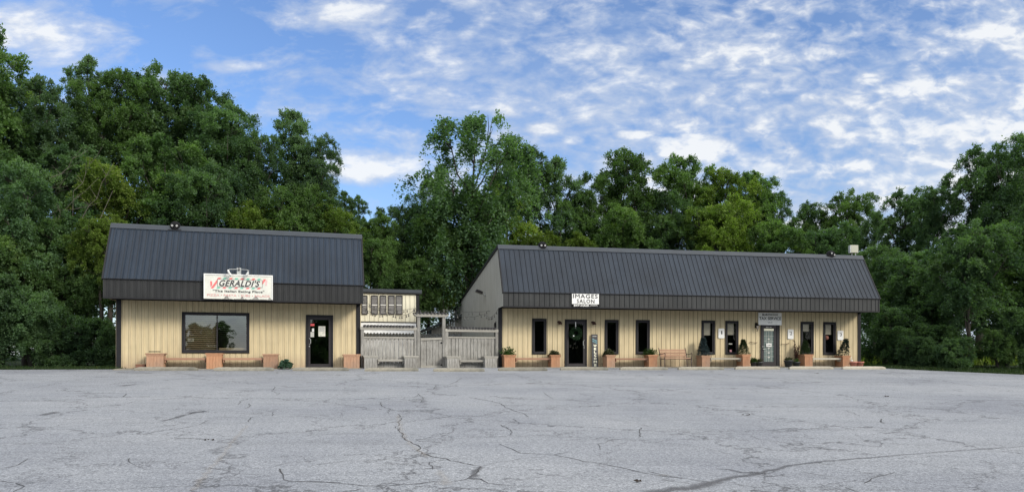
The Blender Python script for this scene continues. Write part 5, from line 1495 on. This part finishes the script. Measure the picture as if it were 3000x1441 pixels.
cr = [
 (c2([(625,312),(640,350),(615,405),(650,450),(700,500),(760,525),(770,560),(830,590),(870,605),(940,620),(1040,640),(1140,660)]), .030, .036, .035),
 (c2([(500,230),(515,258),(565,275),(555,305)]), .035, .02, .03),
 (c2([(1190,670),(1160,715),(1110,755),(1000,775),(860,775),(700,795),(540,800),(380,800),(200,780),(0,772)]), .030, .022, .02),
 (c2([(1110,755),(1190,755),(1250,785),(1400,800),(1600,810)]), .03, .014, .02),
 (c2([(1140,660),(1210,665),(1330,640),(1450,620),(1640,600)]), .015, .010, .02),
 (c2([(1320,515),(1400,550),(1465,578),(1600,585),(1690,590),(1800,610),(1900,635),(2080,660),(2250,700),(2400,730),(2570,748)]), .022, .030, .02),
 (c2([(1690,590),(1780,572),(1870,562)]), .02, .01, .02),
 (c2([(2085,488),(2000,520),(2010,555)]), .02, .015, .03),
 (c2([(1110,195),(1210,212),(1300,230),(1345,250),(1370,270),(1430,290),(1500,310),(1520,330)]), .035, .025, .03),
 (c2([(1330,385),(1380,410),(1410,435),(1400,455)]), .03, .02, .03),
 (c2([(1410,345),(1440,365),(1450,380)]), .03, .02, .03),
 (c2([(760,170),(785,190),(800,208),(775,235)]), .035, .025, .03),
 (c2([(865,140),(885,115),(900,110)]), .04, .03, .02),(c2([(980,105),(1030,85),(1060,62)]), .04, .03, .03),
 (c2([(1620,162),(1650,180),(1690,208)]), .03, .02, .03),
 (c2([(0,455),(150,450),(320,443),(600,438)]), .018, .01, .015),
 (c2([(740,485),(940,482),(1150,470),(1400,460),(1660,458),(1850,470),(1920,482),(2100,487),(2230,485)]), .018, .014, .015),
 (c2([(610,310),(760,302),(950,296),(1200,290)]), .02, .01, .015),
 (c2([(1130,325),(1290,322),(1440,305),(1660,308),(1900,315),(2060,340),(2180,360),(2300,385),(2400,410),(2570,418)]), .016, .014, .02),
 (c2([(2290,405),(2290,440),(2270,470)]), .03, .025, .03),
 (c2([(0,670),(120,650),(280,633),(530,625)]), .018, .012, .015),
 (c2([(840,640),(830,655),(865,665),(862,690)]), .022, .015, .02),
 (c2([(330,672),(540,660),(820,648),(940,622)]), .010, .014, .015),
 (c2([(100,178),(400,170),(700,165),(860,158),(1300,148),(1600,140),(2000,148)]), .02, .014, .01),
 (c2([(1250,240),(1430,226),(1660,218),(1900,215),(2060,207),(2340,205),(2380,192),(2170,158)]), .014, .014, .01),
 (c1([(1080,495),(1230,465),(1350,450),(1500,425),(1530,405),(1570,390)]), .025, .02, .02),
 (c1([(1530,408),(1700,418),(1870,408),(2000,402),(2170,398)]), .015, .015, .01),
 (c1([(1880,400),(1890,375),(1910,362)]), .03, .02, .03),
 (c1([(2075,135),(2050,170),(2115,188),(2090,198)]), .035, .03, .03),
 (c1([(2110,755),(2125,800),(2130,835),(2200,845),(2340,850),(2570,860)]), .030, .022, .02),
 (c1([(440,925),(800,915),(1300,888),(1640,885),(2000,870),(2125,850)]), .014, .012, .015),
 (c1([(1540,745),(1640,757),(1820,770)]), .018, .01, .015),(c1([(975,675),(968,705),(1030,735),(1100,755),(1500,742)]), .018, .008, .02),
 (c1([(0,845),(110,860),(190,882),(100,925)]), .020, .022, .03),
 (c1([(210,680),(190,700),(150,725),(0,755)]), .03, .015, .03),
 (c1([(0,185),(130,158),(280,140),(460,108)]), .03, .03, .02),
 (c1([(0,195),(400,187),(800,185),(930,188)]), .02, .015, .01),(c1([(930,210),(955,190)]), .07, .05, .01),
 (c1([(0,298),(400,292),(700,286),(900,270),(1230,272)]), .02, .012, .01),
 (c1([(0,565),(400,550),(900,545),(1060,560),(1250,540),(1450,475),(1640,440)]), .012, .012, .02),
 (c1([(1320,530),(1380,522),(1520,528),(1750,528),(1860,512),(2000,512)]), .035, .012, .01),
 (c1([(1850,298),(1890,280),(1880,262)]), .03, .03, .02),(c1([(1800,268),(1830,240),(1890,218)]), .03, .02, .03),
 (c1([(1950,303),(2060,325),(2060,355)]), .02, .02, .02),
 (c3([(0,340),(200,350),(380,378),(580,425),(760,455),(980,485)]), .010, .014, .015),
 (c3([(700,295),(760,320),(900,335),(1100,350),(1230,385)]), .014, .012, .015),
 (c3([(680,47),(860,70),(1100,95),(1350,120),(1450,160)]), .016, .02, .02),
 (c3([(0,240),(200,252),(600,255),(750,275),(1080,262),(1250,242),(1500,250),(1800,290),(2100,335),(2330,365)]), .012, .012, .015),
 (c3([(1600,180),(1590,200),(1620,210)]), .05, .04, .01),
 (c3([(1000,535),(1200,570),(1400,605),(1480,612),(1700,615)]), .014, .012, .02),
 (c3([(1350,650),(1420,675)]), .03, .02, .02),(c3([(1480,620),(1530,588),(1690,545)]), .025, .012, .02),
 (c3([(1760,465),(2000,512),(2280,540),(2570,575)]), .010, .010, .015),
 (c3([(0,540),(160,575),(400,610)]), .018, .014, .01),
]
strips('asphalt_cracks', cr, M['crack'], .004)
tar = [
 (c3([(0,690),(200,660),(330,650),(420,615),(560,585),(760,552),(900,520),(980,498)]), .34, .13, .015),
 (c3([(470,522),(560,530),(640,548),(760,550)]), .06, .16, .01),
 (c3([(980,498),(1100,482),(1250,467),(1500,447),(1760,425),(2080,402),(2330,383),(2576,370)]), .09, .05, .01),
 (c3([(2576,370),(3000,348)]), .05, .04, .01),
 (c2([(1190,670),(1160,715),(1120,752),(1200,760)]), .14, .16, .03),
 (c1([(1220,395),(1320,370),(1440,335),(1540,318)]), .12, .22, .05),
 (c1([(1420,335),(1550,320)]), .35, .2, .05), (c1([(900,130),(1030,118)]), .5, .3, .05), (c1([(320,350),(440,325)]), .4, .3, .05),
 (c1([(880,28),(1150,32)]), .7, .4, .05), (c1([(1320,530),(1380,522)]), .06, .05, .01),
]
strips('asphalt_stains', tar, M['tar'], .0075)
strips('asphalt_sand_lines', [(c1([(1450,925),(1560,790),(1660,680),(1780,520),(1870,430)]), .17, .14, .01),
                         (c2([(620,320),(650,440),(700,510),(770,570),(830,610)]), .16, .18, .02), (c2([(900,700),(960,770),(930,800)]), .25, .3, .03),
                         (c2([(2400,735),(2480,735)]), .1, .1, .02)], M['dirtstrip'], .011)
# concrete walk at the foot of the walls
def walk(F, u0, u1, d0, d1, name):
    m = MB(); n = int((u1-u0)/1.2)+1
    for k in range(n):
        a = u0+(u1-u0)*k/n; b = u0+(u1-u0)*(k+1)/n-.01
        P = [F.W(a, d1), F.W(b, d1), F.W(b, d0), F.W(a, d0)]
        m.poly([(p[0], p[1], p[2]+.02) for p in P]); m.poly([(P[0][0], P[0][1], P[0][2]-.03), (P[1][0], P[1][1], P[1][2]-.03), (P[1][0], P[1][1], P[1][2]+.02), (P[0][0], P[0][1], P[0][2]+.02)])
    tag(m.build(name, M['concrete'], None), kind='structure')
walk(F1, .1, uR1, 0.02, 1.0, 'pavement'); walk(F2, .05, uR2+.1, 0.02, 1.05, 'pavement')

# litter: small dark twigs/leaves
for px, py, lab in ((1935, 1099, 'dark curled leaf litter on the lot near the park bench'), (2393, 1094, 'small dark leaf lying in front of the tax office'), (2592, 1162, 'dark twig lying on the right side of the lot'),
                    (2186, 1217, 'dark leaf lying mid lot'), (612, 1291, 'short dark twig on the left half of the lot'), (1875, 1412, 'dark clump of leaves in the foreground')):
    g = ground_hit(px, py); m = MB(); rnd = random.Random(px)
    for k in range(5):
        x, y = rnd.uniform(-.08, .08), rnd.uniform(-.03, .03); a = rnd.uniform(0, 3.1); s = rnd.uniform(.015, .035)
        m.poly([(x-s*math.cos(a), y-s*math.sin(a), .006), (x+.02, y-.015, .02+s*.4), (x+s*math.cos(a), y+s*math.sin(a), .008), (x-.02, y+.015, .014)])
    o = m.build('leaf_litter', M['soil'], None); o.location = (g[0], g[1], g[2]+.004); tag(o, lab, 'litter', 'scraps of leaf litter on the asphalt')

# grass strips
def grass(name, label, fn, n, hgt, mat, seed):
    rng = np.random.default_rng(seed); P = fn(rng, n)
    n = len(P); A = unit(rng.normal(0, .35, (n, 3))+np.array([0, 0, 1])); B = unit(np.cross(A, rng.normal(0, 1, (n, 3))))
    S = hgt*rng.uniform(.4, 1.3, n)
    o = bpy.data.objects.new(name, leaf_mesh(name, P.astype('f'), A, B, S, np.clip(rng.normal(.5, .2, n), 0, 1), mat, .07)); link(o)
    tag(o, label, 'grass', kind='stuff')
def gl(rng, n):
    x = rng.uniform(-36, -14.9, n); e = np.array([edge_y(v) for v in np.clip(x, -80, -13)]); d = rng.uniform(0, 1, n)**1.4*7
    y = e + d - .05
    return np.stack([x, y, np.array([gz(a, b) for a, b in zip(x, y)])-.02], 1)
grass('grass', 'short dark green grass along the left lot edge under the trees', gl, 26000, .13, M['grass'], 3)
def gr_(rng, n):
    x = rng.uniform(17.3, 34, n); e = np.array([edge_y(v) for v in x]); d = rng.uniform(0, 1, n)**1.2*9
    y = e + d - .05
    return np.stack([x, y, np.array([gz(a, b) for a, b in zip(x, y)])-.02], 1)
grass('grass', 'uneven grass and weeds along the right lot edge', gr_, 26000, .16, M['grass'], 4)
def gb(rng, n):
    c = rng.integers(0, 3, n); cx = np.array([23.5, 29.5, 34.0])[c]; cy = np.array([49, 47, 42])[c]
    x = cx + rng.normal(0, 1.6, n); y = cy + rng.normal(0, 1.0, n)
    return np.stack([x, y, np.zeros(n)-.02], 1)
grass('bright_grass', 'yellow-green grass coloured as if sunlit, glimpsed between the right-hand trunks', gb, 6000, .9, M['grass_lit'], 6)

# ------------------------------------------------------------------ camera
cam = bpy.data.cameras.new('camera'); co = bpy.data.objects.new('camera', cam); COL.objects.link(co)
co.location = (0, 0, EYE); co.rotation_euler = (R(90), 0, 0)
cam.sensor_width = 36; cam.lens = 36*FPX/3000; cam.shift_y = (HY-720.5)/3000; cam.clip_end = 3000; cam.clip_start = .1
scene.camera = co

# ------------------------------------------------------------------ light
SUN_AZ = R(128)     # clockwise from +Y: behind the camera on the right
SUN_EL = R(28)
sd = Vector((math.sin(SUN_AZ)*math.cos(SUN_EL), math.cos(SUN_AZ)*math.cos(SUN_EL), math.sin(SUN_EL)))
sun = bpy.data.lights.new('sun', 'SUN'); sun.energy = 3.3; sun.angle = R(16); sun.color = (1, .93, .82)
so = bpy.data.objects.new('sun', sun); COL.objects.link(so); so.rotation_euler = sd.to_track_quat('Z', 'Y').to_euler()

world = bpy.data.worlds.new('World'); scene.world = world; world.use_nodes = True
nt = world.node_tree; bg = nt.nodes['Background']
sky = N(nt, 'ShaderNodeTexSky', sky_type='NISHITA'); sky.sun_disc = False; sky.sun_elevation = SUN_EL; sky.sun_rotation = SUN_AZ
sky.air_density = 1.2; sky.dust_density = .6; sky.ozone_density = 2.0
tc = N(nt, 'ShaderNodeTexCoord'); sp_ = N(nt, 'ShaderNodeSeparateXYZ'); nt.links.new(tc.outputs['Generated'], sp_.inputs[0])
ay = math_(nt, 'MAXIMUM', math_(nt, 'ABSOLUTE', sp_.outputs['Y']), .25)
U = math_(nt, 'DIVIDE', sp_.outputs['X'], ay); V = math_(nt, 'DIVIDE', sp_.outputs['Z'], ay)
cb = N(nt, 'ShaderNodeCombineXYZ'); nt.links.new(U, cb.inputs[0]); nt.links.new(V, cb.inputs[1]); nt.links.new(sp_.outputs['Y'], cb.inputs[2])
def mapped(scale, loc=(0,0,0), rot=0):
    mp = N(nt, 'ShaderNodeMapping'); mp.inputs['Scale'].default_value = scale; mp.inputs['Location'].default_value = loc
    mp.inputs['Rotation'].default_value = (0, 0, rot); nt.links.new(cb.outputs[0], mp.inputs['Vector']); return mp.outputs[0]
n_big = noise(nt, mapped((1.6, 3.4, .3), (3.1, 1.0, 0), R(8)), 2.0, 4, .55, .3)
n_mid = noise(nt, mapped((3.2, 8.0, .3), (0.4, 2.0, 0), R(10)), 2.6, 8, .62, .5)
n_fin = noise(nt, mapped((9.0, 17.0, .3), (1.4, 5.0, 0), R(-14)), 2.0, 6, .6, .2)
n_rip = noise(nt, mapped((20, 34, .3), (2.4, 1.0, 0), R(-20)), 1.6, 3, .5, .4)
# coverage grows to the right; a few real cloud banks
cov = math_(nt, 'MULTIPLY', math_(nt, 'ADD', U, .15), .20)
cov = math_(nt, 'MINIMUM', math_(nt, 'MAXIMUM', cov, -.04), .09)
def blob(px, py, rx, ry, amt):
    cu, cv = (px-CX)/FPX, (HY-py)/FPX
    a = math_(nt, 'DIVIDE', math_(nt, 'SUBTRACT', U, cu), rx/FPX); b = math_(nt, 'DIVIDE', math_(nt, 'SUBTRACT', V, cv), ry/FPX)
    d = math_(nt, 'ADD', math_(nt, 'MULTIPLY', a, a), math_(nt, 'MULTIPLY', b, b))
    return math_(nt, 'MULTIPLY', math_(nt, 'SUBTRACT', 1.0, d, True), amt)
for bl in ((90, 90, 260, 90, .20), (250, 200, 330, 70, .08), (930, 40, 260, 60, .16), (680, 195, 120, 22, .22), (1070, 490, 190, 62, .42), (860, 330, 240, 60, .12),
           (2300, 330, 700, 240, .05), (1080, 400, 200, 50, .10), (1120, 240, 190, 60, .10), (1440, 330, 90, 25, .10), (1600, 380, 60, 22, .22), (1680, 412, 40, 16, .20), (1850, 395, 60, 16, .22),
           (2040, 435, 130, 45, .38), (1640, 500, 160, 60, .06), (2250, 540, 420, 90, .05), (2900, 400, 420, 120, .04), (1400, 160, 420, 110, .06), (2000, 130, 500, 110, .05),
           (700, 110, 110, 60, -.10), (1250, 40, 150, 40, -.12), (560, 60, 240, 90, -.12), (1450, 380, 260, 60, -.06), (1060, 570, 220, 40, -.10), (600, 260, 150, 60, -.06)):
    cov = math_(nt, 'ADD', cov, blob(*bl))
dens = math_(nt, 'ADD', math_(nt, 'ADD', math_(nt, 'MULTIPLY', n_big, .37), math_(nt, 'MULTIPLY', n_mid, .80)), math_(nt, 'ADD', math_(nt, 'MULTIPLY', n_fin, .50), math_(nt, 'ADD', cov, math_(nt, 'MULTIPLY', math_(nt, 'MULTIPLY', math_(nt, 'SUBTRACT', n_rip, .5), .80), math_(nt, 'ADD', U, .55, True)))))
dh = math_(nt, 'MULTIPLY', dens, .5)
rc = ramp(nt, [(.370, 0), (.455, .52), (.555, 1.0)]); nt.links.new(dh, rc.inputs[0])
# cloud colour: bright thick parts, bluish-grey thin parts and undersides
sh = math_(nt, 'ADD', math_(nt, 'MULTIPLY', dens, 1.0), math_(nt, 'MULTIPLY', math_(nt, 'SUBTRACT', noise(nt, mapped((4, 11, .3), (.4, 2.06, 0), R(10)), 2.6, 5, .6), .5), .9))
rs = ramp(nt, [(.38, (5.0, 6.0, 7.9)), (.475, (6.3, 7.0, 8.3)), (.57, (9.4, 9.6, 9.8))]); nt.links.new(math_(nt, 'MULTIPLY', sh, .5), rs.inputs[0])
hz = math_(nt, 'MULTIPLY', math_(nt, 'SUBTRACT', .30, V), 1.6, True)
skc = mixc(nt, 1.0, sky.outputs[0], (1.18, 1.38, 1.80), 'MULTIPLY')
skc = mixc(nt, math_(nt, 'MULTIPLY', hz, .45), skc, (5.2, 6.6, 8.4))
vl = math_(nt, 'MULTIPLY', math_(nt, 'ADD', U, .30), 1.1, True)
rv = ramp(nt, [(.36, .08), (.62, .60)]); nt.links.new(n_big, rv.inputs[0])
skc = mixc(nt, math_(nt, 'MULTIPLY', vl, rv.outputs[0]), skc, (5.2, 6.3, 8.1))
fin = mixc(nt, math_(nt, 'MULTIPLY', rc.outputs[0], .92), skc, rs.outputs[0])
# unseen sky behind and overhead is brightened as added fill for lot and walls
kb = math_(nt, 'MULTIPLY', math_(nt, 'MULTIPLY', math_(nt, 'SUBTRACT', .25, sp_.outputs['Y']), 1.8, True), math_(nt, 'MULTIPLY', math_(nt, 'SUBTRACT', sp_.outputs['Z'], .03), 3.2, True))
kz = math_(nt, 'MULTIPLY', math_(nt, 'SUBTRACT', sp_.outputs['Z'], .5), 3.0, True)
fin = mixc(nt, math_(nt, 'MULTIPLY', math_(nt, 'MAXIMUM', kb, kz), .9), fin, (19.5, 19.6, 20.0))
nt.links.new(fin, bg.inputs[0]); bg.inputs[1].default_value = .10

scene.render.engine = 'CYCLES'
scene.cycles.max_bounces = 6; scene.cycles.diffuse_bounces = 3; scene.cycles.transparent_max_bounces = 12; scene.cycles.glossy_bounces = 3
scene.cycles.use_denoising = True
scene.view_settings.view_transform = 'Standard'; scene.view_settings.look = 'None'
scene.view_settings.exposure = 0; scene.view_settings.gamma = 1
